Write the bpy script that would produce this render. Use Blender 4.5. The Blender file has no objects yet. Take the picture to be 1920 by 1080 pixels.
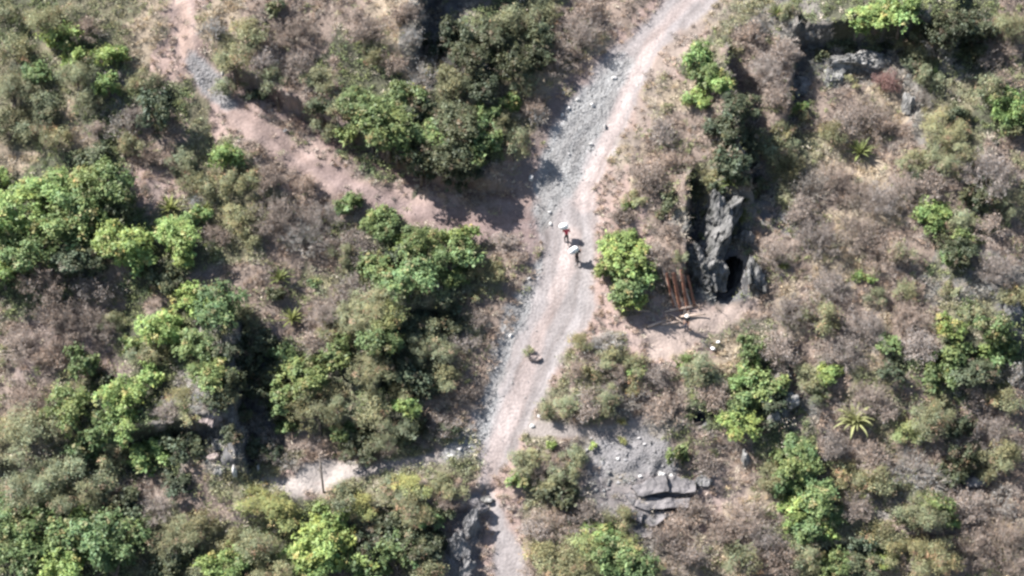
import bpy, math, random
import numpy as np
from mathutils import Vector, Matrix
from mathutils.bvhtree import BVHTree

# ------------------------------------------------------------------ camera, sky, sun, exposure
S = bpy.context.scene
C = S.collection
SL, PITCH, D = math.radians(38), math.radians(35), 150.0
cam_loc = Vector((0, -math.cos(PITCH) * D, math.sin(PITCH) * D))
cd = bpy.data.cameras.new("camera"); cam = bpy.data.objects.new("camera", cd); C.objects.link(cam)
cam.location = cam_loc; cam.rotation_euler = (math.radians(90) - PITCH, 0, 0)
FW = 85.33                                   # metres across the frame at distance D
cd.sensor_width = 36; cd.lens = 36 * D / FW; cd.clip_end = 3000; cd.clip_start = 1
S.camera = cam
w = bpy.data.worlds.new("World"); S.world = w; w.use_nodes = True
SUN_EL, SUN_AZ = math.radians(51), math.radians(-84)     # azimuth from +Y, clockwise: the sun stands to the left
sky = w.node_tree.nodes.new("ShaderNodeTexSky"); sky.sky_type = 'NISHITA'; sky.sun_disc = False
sky.sun_elevation = SUN_EL; sky.sun_rotation = SUN_AZ
w.node_tree.links.new(sky.outputs[0], w.node_tree.nodes["Background"].inputs[0])
w.node_tree.nodes["Background"].inputs[1].default_value = 0.06
sd = bpy.data.lights.new("sun", 'SUN'); sd.energy = 5.0; sd.angle = math.radians(0.5); sd.color = (1, 0.965, 0.93)
sun = bpy.data.objects.new("sun", sd); C.objects.link(sun)
to_sun = Vector((math.sin(SUN_AZ) * math.cos(SUN_EL), math.cos(SUN_AZ) * math.cos(SUN_EL), math.sin(SUN_EL)))
sun.rotation_euler = to_sun.to_track_quat('Z', 'Y').to_euler()
S.view_settings.view_transform = 'Standard'; S.view_settings.look = 'None'
S.view_settings.exposure = 1.8; S.view_settings.gamma = 1
S.cycles.pixel_filter_type = 'BLACKMAN_HARRIS'; S.cycles.filter_width = 2.7
S.cycles.max_bounces = 5; S.cycles.diffuse_bounces = 3; S.cycles.transmission_bounces = 3

rng = np.random.default_rng(7); random.seed(7)
PPM = 22.5                                    # photo pixels per metre (1920 wide)
N_SL = Vector((0, -math.sin(SL), math.cos(SL)))

# ------------------------------------------------------------------ pixel <-> slope mapping (photo is 1920x1080)
cp, sp, cs, ss = math.cos(PITCH), math.sin(PITCH), math.cos(SL), math.sin(SL)
def uv_to_px(u, v):
    """slope-plane coordinates (metres) to photo pixels"""
    y, z = v * cs, v * ss
    ry, rz = y - cam_loc.y, z - cam_loc.z
    depth = ry * cp - rz * sp
    up = ry * sp + rz * cp
    return 960 + u / depth * D * PPM, 540 - up / depth * D * PPM
def px_dir(x, y):
    a, b = (x - 960) / (D * PPM), (540 - y) / (D * PPM)
    return a, cp + b * sp, -sp + b * cp
def px_to_uv(x, y):
    dx, dy, dz = px_dir(x, y)
    # (cam + t d) . n = 0
    t = -(cam_loc.y * -ss + cam_loc.z * cs) / (dy * -ss + dz * cs)
    return dx * t, ((cam_loc.y + dy * t) * cs + (cam_loc.z + dz * t) * ss)

# ------------------------------------------------------------------ noise
def vnoise(x, y, seed=0):
    xi = np.floor(x).astype(np.int64); yi = np.floor(y).astype(np.int64)
    fx, fy = x - xi, y - yi
    fx = fx * fx * (3 - 2 * fx); fy = fy * fy * (3 - 2 * fy)
    def h(a, b):
        n = (a * 374761393 + b * 668265263 + seed * 1442695041) & 0x7fffffff
        n = ((n ^ (n >> 13)) * 1274126177) & 0x7fffffff
        n = n ^ (n >> 16)
        return (n & 0xffffff) / float(0xffffff) * 2 - 1
    a, b, c, d = h(xi, yi), h(xi + 1, yi), h(xi, yi + 1), h(xi + 1, yi + 1)
    return (a * (1 - fx) + b * fx) * (1 - fy) + (c * (1 - fx) + d * fx) * fy
def fbm(x, y, o=4, seed=0):
    r, a = 0, 1.0
    for i in range(o):
        r = r + a * vnoise(x * 2 ** i, y * 2 ** i, seed + i * 17); a *= 0.5
    return r
def sstep(a, b, x):
    t = np.clip((x - a) / (b - a), 0, 1); return t * t * (3 - 2 * t)

# ------------------------------------------------------------------ masks in photo pixels
def poly_d(X, Y, pts):
    """distance to a polyline whose points carry a half width, minus that half width"""
    best = np.full(X.shape, 1e9)
    for (x0, y0, w0), (x1, y1, w1) in zip(pts[:-1], pts[1:]):
        dx, dy = x1 - x0, y1 - y0; L2 = dx * dx + dy * dy
        t = np.clip(((X - x0) * dx + (Y - y0) * dy) / L2, 0, 1)
        d = np.hypot(X - x0 - t * dx, Y - y0 - t * dy) - (w0 + (w1 - w0) * t)
        best = np.minimum(best, d)
    return best
ROAD = [(1420, -160, 60), (1360, -80, 50), (1300, -10, 42), (1262, 30, 32), (1215, 75, 30), (1172, 125, 42), (1130, 200, 58), (1088, 270, 62), (1058, 340, 60),
        (1060, 400, 56), (1066, 450, 52), (1060, 510, 52), (1055, 560, 62), (1028, 605, 62), (1002, 640, 55), (985, 690, 56), (962, 740, 52),
        (940, 790, 46), (930, 835, 36), (915, 880, 16), (908, 908, 10)]
ROAD2 = [(908, 900, 9), (916, 925, 8), (925, 945, 10), (936, 975, 14), (945, 1010, 22), (958, 1055, 34), (970, 1110, 45), (990, 1220, 60)]
GRAV = [(1170, 118, 18), (1130, 165, 26), (1098, 215, 36), (1065, 280, 44), (1040, 340, 38), (1025, 385, 24), (1010, 420, 12)]
GRAV2 = [(1010, 490, 6), (975, 560, 16), (955, 610, 20), (938, 670, 18), (920, 730, 14), (905, 790, 20), (870, 838, 26), (842, 856, 12)]
PINK = [(1310, -20, 14), (1225, 70, 8), (1190, 140, 9), (1165, 205, 11), (1140, 260, 13), (1110, 320, 16), (1095, 380, 20)]
PINK2 = [(1075, 440, 14), (1050, 540, 16), (1020, 600, 10), (995, 680, 14), (960, 770, 18), (925, 850, 16), (905, 900, 10)]
PATH = [(335, -160, 24), (345, -20, 22), (352, 60, 22), (352, 100, 25), (392, 150, 26), (425, 195, 24), (490, 245, 26), (570, 302, 24), (650, 348, 25), (740, 382, 25),
        (830, 405, 27), (920, 415, 32), (1000, 400, 40)]
STONY = [(368, 120, 18), (398, 158, 22), (425, 190, 14)]
LPATH = [(868, 850, 13), (780, 868, 11), (700, 882, 12), (650, 888, 12)]
RPATH = [(985, 800, 17), (1040, 804, 14), (1100, 813, 12), (1160, 808, 11), (1222, 782, 7)]
PATCH = [(575, 890, 22), (620, 885, 28), (660, 880, 16)]
PATCH2 = [(500, 905, 14), (560, 915, 18), (610, 920, 12)]
APRON = [(1215, 625, 18), (1260, 628, 28), (1310, 610, 26), (1370, 585, 18), (1415, 572, 10)]
APRON2 = [(1230, 660, 18), (1270, 650, 20)]
RUBBLE = [(1110, 890, 20), (1150, 850, 44), (1200, 850, 48), (1230, 880, 40)]
RUBBLE2 = [(1110, 920, 24), (1160, 930, 26), (1230, 935, 40), (1200, 975, 20)]
BANK = [(1240, 60, 14), (1150, 105, 22), (1085, 160, 34), (1040, 220, 26), (1000, 290, 18), (975, 345, 26), (985, 440, 26), (985, 480, 20)]
WEDGE = [(950, 380, 20), (985, 420, 22), (990, 480, 12)]
RSIDE = [(1340, 20, 30), (1260, 90, 26), (1225, 160, 22), (1200, 240, 20), (1160, 300, 14), (1140, 360, 10)]
PINKSPOTS = [[(80, 620, 30), (55, 665, 26), (40, 700, 20)], [(290, 345, 14), (300, 385, 14)], [(480, 950, 14), (440, 985, 12), (450, 1010, 12)],
             [(230, 690, 14), (110, 600, 20)], [(1330, 900, 40), (1380, 930, 26)], [(1180, 640, 10), (1220, 650, 16)],
             [(370, 525, 14), (400, 505, 12)], [(540, 590, 12), (520, 620, 10)], [(870, 950, 20), (850, 1000, 20), (845, 1060, 20)]]
LIP = [(890, 935, 16), (900, 955, 12)]
ROCKY = [(880, 980, 22), (870, 1030, 28), (860, 1080, 30)]
CLIFFS = [[(830, 10, 34), (840, 70, 30)], [(480, 620, 24), (480, 720, 40), (500, 800, 44), (440, 850, 40)], [(1500, 110, 14), (1490, 190, 14)],
          [(1560, 95, 20), (1690, 85, 20)], [(1400, 200, 16), (1410, 300, 26)], [(1310, 380, 14), (1300, 470, 18)], [(1345, 360, 20), (1350, 520, 50), (1400, 530, 40)],
          [(1700, 890, 16), (1820, 900, 20)], [(1890, 560, 20), (1900, 640, 20)], [(1470, 760, 22), (1500, 740, 16)], [(1440, 400, 20), (1480, 420, 18)]]
def mask(X, Y, pts, f=6, j=7):
    n = fbm(X / 22.0, Y / 22.0, 3, 5) * j
    return 1 - sstep(-f, f, poly_d(X, Y, pts) + n)
def many(X, Y, lists, f=6, j=7):
    m = np.zeros(X.shape)
    for p in lists: m = np.maximum(m, mask(X, Y, p, f, j))
    return m

# steep steps of the ground: (polyline, height, run-out of the high side); the high side lies above, or to the left when the line runs down
SCARPS = [([(990, -40), (800, -35), (785, 95)], 5.0, 80), ([(1362, 120), (1375, 230), (1405, 340)], 4.6, 90), ([(455, 640), (450, 740), (462, 860)], 3.6, 90),
          ([(1495, 50), (1478, 225)], 2.6, 60), ([(1720, 62), (1520, 62)], 4.2, 70), ([(1290, 350), (1286, 520)], 3.6, 50),
          ([(898, 965), (886, 1090)], 0.6, 34), ([(905, 915), (860, 922)], 0.9, 30), ([(400, 800), (200, 830)], 4.2, 60), ([(45, 872), (-60, 872)], 2.2, 50),
          ([(1790, -50), (1785, 95)], 2.6, 60), ([(825, 578), (745, 590), (722, 700)], 3.0, 55), ([(770, 795), (640, 800)], 3.0, 50),
          ([(915, 350), (830, 338), (740, 300), (640, 245), (540, 190), (450, 150)], 2.7, 55), 
          ([(850, 955), (720, 955)], 1.7, 50), ([(1730, 1005), (1560, 1025)], 2.0, 50), ([(1860, 655), (1740, 672)], 1.3, 40),
          ([(900, 60), (930, 170)], 1.5, 50), ([(1335, 770), (1290, 772)], 1.0, 24), ([(1475, 650), (1478, 790)], 1.4, 40),
          ([(1300, 930), (1195, 930)], 0.5, 30), ([(1530, 480), (1850, 440)], -0.2, 50), ([(360, 1030), (260, 1040)], 1.4, 40)]
def height(X, Y):
    calm = 1 - 0.75 * (1 - sstep(20, 130, np.minimum(poly_d(X, Y, ROAD), poly_d(X, Y, ROAD2))))
    h = (0.75 * fbm(X / 230.0, Y / 230.0, 3, 1) + 0.24 * fbm(X / 50.0, Y / 50.0, 3, 9)) * calm
    for pts, A, L in SCARPS:
        best = np.full(X.shape, 1e9); sg = np.ones(X.shape)
        for (x0, y0), (x1, y1) in zip(pts[:-1], pts[1:]):
            dx, dy = x1 - x0, y1 - y0; L2 = dx * dx + dy * dy
            t = np.clip(((X - x0) * dx + (Y - y0) * dy) / L2, 0, 1)
            rx, ry = X - x0 - t * dx, Y - y0 - t * dy
            d = np.hypot(rx, ry)
            cr = dx * (Y - y0) - dy * (X - x0)
            sg = np.where(d < best, np.sign(cr), sg); best = np.minimum(best, d)
        d = best * sg + 5 * fbm(X / 18.0, Y / 18.0, 2, 31)
        x0, y0 = pts[0]; x1, y1 = pts[1]; ln = math.hypot(x1 - x0, y1 - y0)
        a0 = -((X - x0) * (x1 - x0) + (Y - y0) * (y1 - y0)) / ln
        x0, y0 = pts[-2]; x1, y1 = pts[-1]; ln = math.hypot(x1 - x0, y1 - y0)
        a1 = ((X - x1) * (x1 - x0) + (Y - y1) * (y1 - y0)) / ln
        tap = np.exp(-(np.clip(a0, 0, None) / 34) ** 2) * np.exp(-(np.clip(a1, 0, None) / 34) ** 2)
        up = sstep(-7, 7, d)
        h = h + tap * A * (0.68 * up * np.exp(-np.clip(d, 0, None) / L) - 0.32 * (1 - up) * np.exp(-np.clip(-d, 0, None) / (0.7 * L)))
    near = 1 - sstep(0, 45, np.minimum(poly_d(X, Y, ROAD), poly_d(X, Y, PATH)))
    r = many(X, Y, [ROAD, ROAD2], 14, 6)
    h = h - 0.22 * near - 0.12 * r
    inf = mask(X, Y, GRAV, 8) + mask(X, Y, GRAV2, 8)
    h = h + 0.07 * inf * fbm(X / 9.0, Y / 9.0, 2, 77) + 0.10 * mask(X, Y, RUBBLE, 10) * fbm(X / 10.0, Y / 10.0, 3, 71)
    rk = many(X, Y, CLIFFS + [ROCKY], 10)
    h = h + 0.45 * rk * fbm(X / 26.0, Y / 40.0, 4, 41)
    return h

# ------------------------------------------------------------------ ground colour regions, 80 photo pixels per letter
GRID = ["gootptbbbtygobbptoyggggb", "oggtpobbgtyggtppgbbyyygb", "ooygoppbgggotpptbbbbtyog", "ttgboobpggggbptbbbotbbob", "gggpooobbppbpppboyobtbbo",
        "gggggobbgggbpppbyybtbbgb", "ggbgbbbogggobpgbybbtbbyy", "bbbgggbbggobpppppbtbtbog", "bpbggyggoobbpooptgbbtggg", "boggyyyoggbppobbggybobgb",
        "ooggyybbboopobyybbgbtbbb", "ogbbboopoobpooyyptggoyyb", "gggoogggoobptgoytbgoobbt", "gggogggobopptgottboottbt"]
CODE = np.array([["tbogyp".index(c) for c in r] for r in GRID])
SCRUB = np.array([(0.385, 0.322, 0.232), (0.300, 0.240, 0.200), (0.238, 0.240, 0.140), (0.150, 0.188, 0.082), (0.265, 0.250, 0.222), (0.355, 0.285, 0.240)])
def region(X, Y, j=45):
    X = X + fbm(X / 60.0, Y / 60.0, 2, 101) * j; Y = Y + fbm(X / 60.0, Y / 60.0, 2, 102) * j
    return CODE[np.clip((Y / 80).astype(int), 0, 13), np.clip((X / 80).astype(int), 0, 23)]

# ------------------------------------------------------------------ mesh helpers
def new_mesh(name, V, F, mat=None, smooth=False, attrs=None):
    """V: n x 3 array, F: faces as a list, or an n x k array of equal faces"""
    me = bpy.data.meshes.new(name)
    if isinstance(F, np.ndarray):
        n, k = F.shape
        me.vertices.add(len(V)); me.vertices.foreach_set("co", np.asarray(V, np.float32).ravel())
        me.loops.add(n * k); me.loops.foreach_set("vertex_index", F.astype(np.int32).ravel())
        me.polygons.add(n); me.polygons.foreach_set("loop_start", np.arange(0, n * k, k, dtype=np.int32))
        me.update(calc_edges=True)
    else:
        me.from_pydata([tuple(v) for v in V], [], F); me.update()
    if smooth: me.polygons.foreach_set("use_smooth", np.ones(len(me.polygons), bool))
    for an, dom, typ, data in (attrs or []):
        a = me.attributes.new(an, typ, dom)
        a.data.foreach_set("color" if typ == 'FLOAT_COLOR' else "value", np.asarray(data, np.float32).ravel())
    if mat: me.materials.append(mat)
    return me
def put(name, me, parent=None, loc=None):
    o = bpy.data.objects.new(name, me); C.objects.link(o)
    if parent: o.parent = parent
    if loc is not None: o.location = loc
    return o
def tag(o, label=None, cat=None, group=None, kind=None):
    for k, v in (("label", label), ("category", cat), ("group", group), ("kind", kind)):
        if v: o[k] = v
    return o
class MB:
    def __init__(s): s.v, s.f = [], []
    def add(s, V, F):
        b = len(s.v); s.v += [tuple(p) for p in V]; s.f += [tuple(i + b for i in f) for f in F]
    def tube(s, pts, rads, n=5, cap=True):
        b = len(s.v)
        for i, p in enumerate(pts):
            p = Vector(p); q0 = Vector(pts[max(i - 1, 0)]); q1 = Vector(pts[min(i + 1, len(pts) - 1)])
            t = (q1 - q0).normalized(); a = t.orthogonal().normalized() if abs(t.x) > 0.9 else t.cross(Vector((1, 0, 0))).normalized(); c = t.cross(a)
            for k in range(n):
                an = 2 * math.pi * k / n
                s.v.append(tuple(p + (a * math.cos(an) + c * math.sin(an)) * rads[i]))
        for i in range(len(pts) - 1):
            for k in range(n):
                k2 = (k + 1) % n
                s.f.append((b + i * n + k, b + i * n + k2, b + (i + 1) * n + k2, b + (i + 1) * n + k))
        if cap:
            s.f.append(tuple(b + k for k in range(n))[::-1]); s.f.append(tuple(b + (len(pts) - 1) * n + k for k in range(n)))
    def mesh(s, name, mat, smooth=False): return new_mesh(name, s.v, s.f, mat, smooth)

# ------------------------------------------------------------------ materials
def mat_new(name):
    m = bpy.data.materials.new(name); m.use_nodes = True
    return m, m.node_tree.nodes, m.node_tree.links, m.node_tree.nodes["Principled BSDF"]
def noise_mat(name, c1, c2, scale=3.0, rough=0.9, bump=0.0, bscale=None, dist=0.1, stretch=(1, 1, 1), contrast=(0.35, 0.65), detail=6):
    m, N, L, P = mat_new(name)
    tc = N.new("ShaderNodeTexCoord"); mp = N.new("ShaderNodeMapping"); mp.inputs["Scale"].default_value = stretch
    L.new(tc.outputs["Object"], mp.inputs[0])
    n = N.new("ShaderNodeTexNoise"); n.inputs["Scale"].default_value = scale; n.inputs["Detail"].default_value = detail
    L.new(mp.outputs[0], n.inputs["Vector"])
    r = N.new("ShaderNodeValToRGB"); r.color_ramp.elements[0].position = contrast[0]; r.color_ramp.elements[1].position = contrast[1]
    r.color_ramp.elements[0].color = (*c1, 1); r.color_ramp.elements[1].color = (*c2, 1)
    L.new(n.outputs["Fac"], r.inputs[0]); L.new(r.outputs[0], P.inputs["Base Color"])
    P.inputs["Roughness"].default_value = rough; P.inputs["Specular IOR Level"].default_value = 0.2
    if bump:
        n2 = N.new("ShaderNodeTexNoise"); n2.inputs["Scale"].default_value = bscale or scale * 3; n2.inputs["Detail"].default_value = 8
        L.new(mp.outputs[0], n2.inputs["Vector"])
        b = N.new("ShaderNodeBump"); b.inputs["Strength"].default_value = bump; b.inputs["Distance"].default_value = dist
        L.new(n2.outputs["Fac"], b.inputs["Height"]); L.new(b.outputs[0], P.inputs["Normal"])
    return m
def leaf_mat(name, trans=0.36, rough=0.55, attr_color=False, spec=0.25):
    m, N, L, P = mat_new(name)
    at = N.new("ShaderNodeAttribute"); at.attribute_name = "tint"
    if attr_color:
        col = at.outputs["Color"]
    else:
        oi = N.new("ShaderNodeObjectInfo")
        mx = N.new("ShaderNodeMix"); mx.data_type = 'RGBA'; mx.blend_type = 'MULTIPLY'; mx.inputs["Factor"].default_value = 1
        L.new(oi.outputs["Color"], mx.inputs["A"]); L.new(at.outputs["Color"], mx.inputs["B"]); col = mx.outputs["Result"]
    L.new(col, P.inputs["Base Color"]); P.inputs["Roughness"].default_value = rough; P.inputs["Specular IOR Level"].default_value = spec
    tr = N.new("ShaderNodeBsdfTranslucent"); L.new(col, tr.inputs[0])
    ms = N.new("ShaderNodeMixShader"); ms.inputs[0].default_value = trans
    out = N["Material Output"]; L.new(P.outputs[0], ms.inputs[1]); L.new(tr.outputs[0], ms.inputs[2]); L.new(ms.outputs[0], out.inputs[0])
    return m
M_leaf = leaf_mat("leaf"); M_scrub = leaf_mat("dry_brush", 0.12, 0.8, True, 0.1); M_twig = leaf_mat("twig", 0.0, 0.8, False, 0.15)
M_bark = noise_mat("bark", (0.07, 0.055, 0.045), (0.17, 0.145, 0.125), 6, 0.9, 0.5)
M_rock = noise_mat("grey_rock", (0.05, 0.05, 0.052), (0.20, 0.193, 0.19), 1.6, 0.85, 1.0, 3.0, 0.35, (1, 1, 0.45), (0.34, 0.66), 9)
M_rock2 = noise_mat("weathered_rock", (0.035, 0.036, 0.034), (0.155, 0.15, 0.145), 1.6, 0.85, 1.0, 3.5, 0.4, (1.3, 1, 0.6), (0.36, 0.64), 10)
M_palerock = noise_mat("pale_rock", (0.065, 0.064, 0.06), (0.235, 0.228, 0.218), 2.2, 0.85, 0.9, 5, 0.2, (1, 1, 0.5), (0.34, 0.66), 9)
M_white = noise_mat("white_stone", (0.30, 0.29, 0.275), (0.52, 0.505, 0.49), 5, 0.8, 0.3)
M_stone = noise_mat("road_stone", (0.20, 0.192, 0.188), (0.34, 0.33, 0.325), 5, 0.85, 0.3)
M_pinkrock = noise_mat("pink_rock", (0.13, 0.105, 0.098), (0.26, 0.215, 0.20), 2.5, 0.9, 0.6, 5, 0.1)
M_slab = noise_mat("slate_slab", (0.085, 0.08, 0.081), (0.165, 0.152, 0.152), 1.8, 0.85, 0.8, 4, 0.12)
M_timber = noise_mat("red_timber", (0.14, 0.06, 0.038), (0.34, 0.165, 0.105), 2.0, 0.85, 0.4, 9, 0.02, (6, 6, 0.6))
M_timber2 = noise_mat("pale_timber", (0.24, 0.18, 0.14), (0.45, 0.36, 0.30), 2.0, 0.85, 0.4, 9, 0.02, (6, 6, 0.6))
M_pole = noise_mat("pole_wood", (0.10, 0.08, 0.065), (0.2, 0.17, 0.145), 3, 0.9, 0.3, 12, 0.02, (5, 5, 0.6))
M_sack = noise_mat("woven_sack", (0.6, 0.6, 0.59), (0.7, 0.7, 0.69), 12, 0.7, 0.35, 9, 0.03)
M_sackprint = noise_mat("sack_print", (0.42, 0.45, 0.5), (0.55, 0.58, 0.6), 8, 0.7)
M_skin = noise_mat("skin", (0.19, 0.10, 0.065), (0.23, 0.125, 0.08), 8, 0.6)
M_black = noise_mat("black_cloth", (0.018, 0.018, 0.022), (0.03, 0.03, 0.036), 8, 0.9)
M_navy = noise_mat("navy_cloth", (0.025, 0.028, 0.045), (0.045, 0.05, 0.07), 8, 0.9)
M_red = noise_mat("red_cloth", (0.50, 0.05, 0.07), (0.6, 0.09, 0.11), 8, 0.9)
M_hat = noise_mat("straw_hat", (0.52, 0.48, 0.42), (0.66, 0.62, 0.56), 20, 0.9)
M_hair = noise_mat("black_hair", (0.012, 0.011, 0.01), (0.025, 0.022, 0.02), 20, 0.6)

def ground_mat():
    m, N, L, P = mat_new("hillside_soil")
    P.inputs["Roughness"].default_value = 0.95; P.inputs["Specular IOR Level"].default_value = 0.1
    a = N.new("ShaderNodeAttribute"); a.attribute_name = "soil"
    tc = N.new("ShaderNodeTexCoord")
    def noise(s, d=6, st=None, dist=0.0):
        n = N.new("ShaderNodeTexNoise"); n.inputs["Scale"].default_value = s; n.inputs["Detail"].default_value = d; n.inputs["Distortion"].default_value = dist
        if st:
            mp = N.new("ShaderNodeMapping"); mp.inputs["Scale"].default_value = st; L.new(tc.outputs["Object"], mp.inputs[0]); L.new(mp.outputs[0], n.inputs["Vector"])
        else: L.new(tc.outputs["Object"], n.inputs["Vector"])
        return n
    def rng_(n, lo, hi, a=0.3, b=0.7):
        r = N.new("ShaderNodeMapRange"); L.new(n.outputs["Fac"], r.inputs[0])
        r.inputs[1].default_value = a; r.inputs[2].default_value = b; r.inputs[3].default_value = lo; r.inputs[4].default_value = hi
        return r
    def mul(c, f):
        v = N.new("ShaderNodeVectorMath"); v.operation = 'SCALE'; L.new(c, v.inputs[0]); L.new(f.outputs[0], v.inputs["Scale"]); return v.outputs[0]
    c = mul(a.outputs["Color"], rng_(noise(0.5), 0.86, 1.13))
    c = mul(c, rng_(noise(4.5, 8), 0.82, 1.16))
    c = mul(c, rng_(noise(16, 4), 0.88, 1.12))
    c = mul(c, rng_(noise(1.0, 5, (2.6, 0.35, 0.35), 0.6), 0.93, 1.07))      # run-off streaks down the slope
    L.new(c, P.inputs["Base Color"])
    st = N.new("ShaderNodeAttribute"); st.attribute_name = "stony"
    v = N.new("ShaderNodeTexVoronoi"); v.inputs["Scale"].default_value = 3.4; L.new(tc.outputs["Object"], v.inputs["Vector"])
    mx = N.new("ShaderNodeMath"); mx.operation = 'MULTIPLY'; v.inputs['Scale'].default_value = 5.0; L.new(v.outputs["Distance"], mx.inputs[0]); L.new(st.outputs["Fac"], mx.inputs[1])
    n3 = noise(5, 8); ad = N.new("ShaderNodeMath"); ad.operation = 'SUBTRACT'; L.new(n3.outputs["Fac"], ad.inputs[0]); L.new(mx.outputs[0], ad.inputs[1])
    b = N.new("ShaderNodeBump"); b.inputs["Strength"].default_value = 0.75; b.inputs["Distance"].default_value = 0.085
    L.new(ad.outputs[0], b.inputs["Height"]); L.new(b.outputs[0], P.inputs["Normal"])
    return m

# ------------------------------------------------------------------ the hillside
def axis(lo, hi, step, far):
    inner = np.arange(lo, hi + step, step); out, s, x = [], step, inner[-1]
    while x < far: s *= 1.22; x += s; out.append(x)
    lo_, s, x = [], step, inner[0]
    while x > -far: s *= 1.22; x -= s; lo_.append(x)
    return np.array(lo_[::-1] + list(inner) + out)
US, VS = axis(-48, 48, 0.24, 700), axis(-31, 31, 0.24, 700)
U, V = np.meshgrid(US, VS)
ok = (V * cs - cam_loc.y) * cp - (V * ss - cam_loc.z) * sp > 20
Uq, Vq = np.where(ok, U, 0), np.where(ok, V, -60)
PX, PY = uv_to_px(Uq, Vq)
PX = np.clip(PX, -4000, 6000); PY = np.clip(PY, -4000, 5000)
H = height(PX, PY)
H = H + 0.02 * np.clip(np.abs(U) - 60, 0, None) * fbm(U / 90, V / 90, 3, 55)
P3 = np.stack([U, V * cs - H * ss, V * ss + H * cs], -1)
nv, nu = U.shape
# soil colours; olive and green regions mix dark litter with painted-in shade
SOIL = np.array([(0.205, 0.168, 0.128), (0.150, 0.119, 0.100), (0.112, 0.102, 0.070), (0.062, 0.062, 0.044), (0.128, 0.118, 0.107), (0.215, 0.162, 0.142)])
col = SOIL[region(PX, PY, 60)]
def over(col, m, c): return col * (1 - m[..., None]) + np.array(c) * m[..., None]
c_ = col
c_ = over(c_, many(PX, PY, CLIFFS, 10, 10), (0.083, 0.081, 0.082))  # dark cliff rock, toned down further to deepen its shade
c_ = over(c_, many(PX, PY, PINKSPOTS, 10, 10) * 0.85, (0.170, 0.136, 0.123))
c_ = over(c_, mask(PX, PY, RSIDE, 16, 12) * 0.8, (0.154, 0.131, 0.113))
c_ = over(c_, mask(PX, PY, BANK, 10, 10) * 0.9, (0.144, 0.115, 0.108))
c_ = over(c_, mask(PX, PY, RUBBLE, 14, 10), (0.147, 0.140, 0.140))
c_ = over(c_, mask(PX, PY, RUBBLE2, 10, 10) * 0.8, (0.147, 0.130, 0.128))
c_ = over(c_, mask(PX, PY, PATH, 6, 7), (0.200, 0.152, 0.136))
c_ = over(c_, mask(PX, PY, [(345, -20, 12), (350, 100, 14)], 6) * 0.85, (0.290, 0.215, 0.180))
c_ = over(c_, mask(PX, PY, STONY, 6), (0.193, 0.185, 0.183))
c_ = over(c_, many(PX, PY, [LPATH, RPATH], 4, 3), (0.179, 0.158, 0.146))
c_ = over(c_, many(PX, PY, [PATCH, PATCH2], 7), (0.233, 0.207, 0.190))
c_ = over(c_, many(PX, PY, [APRON, APRON2], 9), (0.243, 0.196, 0.171))
c_ = over(c_, many(PX, PY, [ROAD, ROAD2], 7, 6), (0.192, 0.173, 0.168))
c_ = over(c_, mask(PX, PY, [(1095, 420, 14), (1090, 520, 24), (1075, 590, 26), (1030, 670, 18)], 12) * 0.6, (0.175, 0.159, 0.154))
c_ = over(c_, many(PX, PY, [PINK, PINK2], 6, 5) * 0.75, (0.262, 0.218, 0.203))
c_ = over(c_, many(PX, PY, [GRAV, GRAV2], 8, 8), (0.183, 0.180, 0.177))
c_ = over(c_, mask(PX, PY, WEDGE, 8) * 0.8, (0.161, 0.128, 0.121))
c_ = over(c_, mask(PX, PY, LIP, 5), (0.163, 0.152, 0.154))
c_ = over(c_, mask(PX, PY, ROCKY, 8), (0.122, 0.114, 0.114))
c_ = over(c_, mask(PX, PY, [(960, 366, 7), (840, 352, 9), (750, 322, 12), (650, 268, 13), (545, 208, 10), (470, 160, 6)], 6, 8) * 0.9, (0.086, 0.059, 0.054))  # dark red cut-bank soil, with the shade of overhanging trees painted in
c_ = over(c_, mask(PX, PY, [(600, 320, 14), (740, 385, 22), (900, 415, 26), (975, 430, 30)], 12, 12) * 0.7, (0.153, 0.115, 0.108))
def across(X, Y, pts):
    best = np.full(X.shape, 1e9); A = np.zeros(X.shape); Bl = np.zeros(X.shape); run = 0
    for (x0, y0, _), (x1, y1, _) in zip(pts[:-1], pts[1:]):
        dx, dy = x1 - x0, y1 - y0; ln = math.hypot(dx, dy); t = np.clip(((X - x0) * dx + (Y - y0) * dy) / ln ** 2, 0, 1)
        d = np.hypot(X - x0 - t * dx, Y - y0 - t * dy); sg = np.sign(dx * (Y - y0) - dy * (X - x0)); k = d < best
        A = np.where(k, d * sg, A); Bl = np.where(k, run + t * ln, Bl); best = np.minimum(best, d); run += ln
    return A, Bl
for pts, w_ in ((ROAD, 1.0), (ROAD2, 0.7), (PATH, 0.9)):
    A_, L_ = across(PX, PY, pts)
    st_ = fbm((A_ + 6 * fbm(PX / 60, PY / 60, 2, 8)) / 9.0, L_ / 110.0, 3, 19)
    c_ = c_ * (1 + 0.20 * w_ * (st_ * mask(PX, PY, pts, 6))[..., None] * np.array([0.9, 1.0, 1.05]))
stony = np.clip(many(PX, PY, [GRAV, GRAV2, STONY, RUBBLE, ROCKY], 8) + 0.25, 0, 1)
F = np.arange(nv * nu).reshape(nv, nu)
F = np.stack([F[:-1, :-1], F[:-1, 1:], F[1:, 1:], F[1:, :-1]], -1).reshape(-1, 4)
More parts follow.
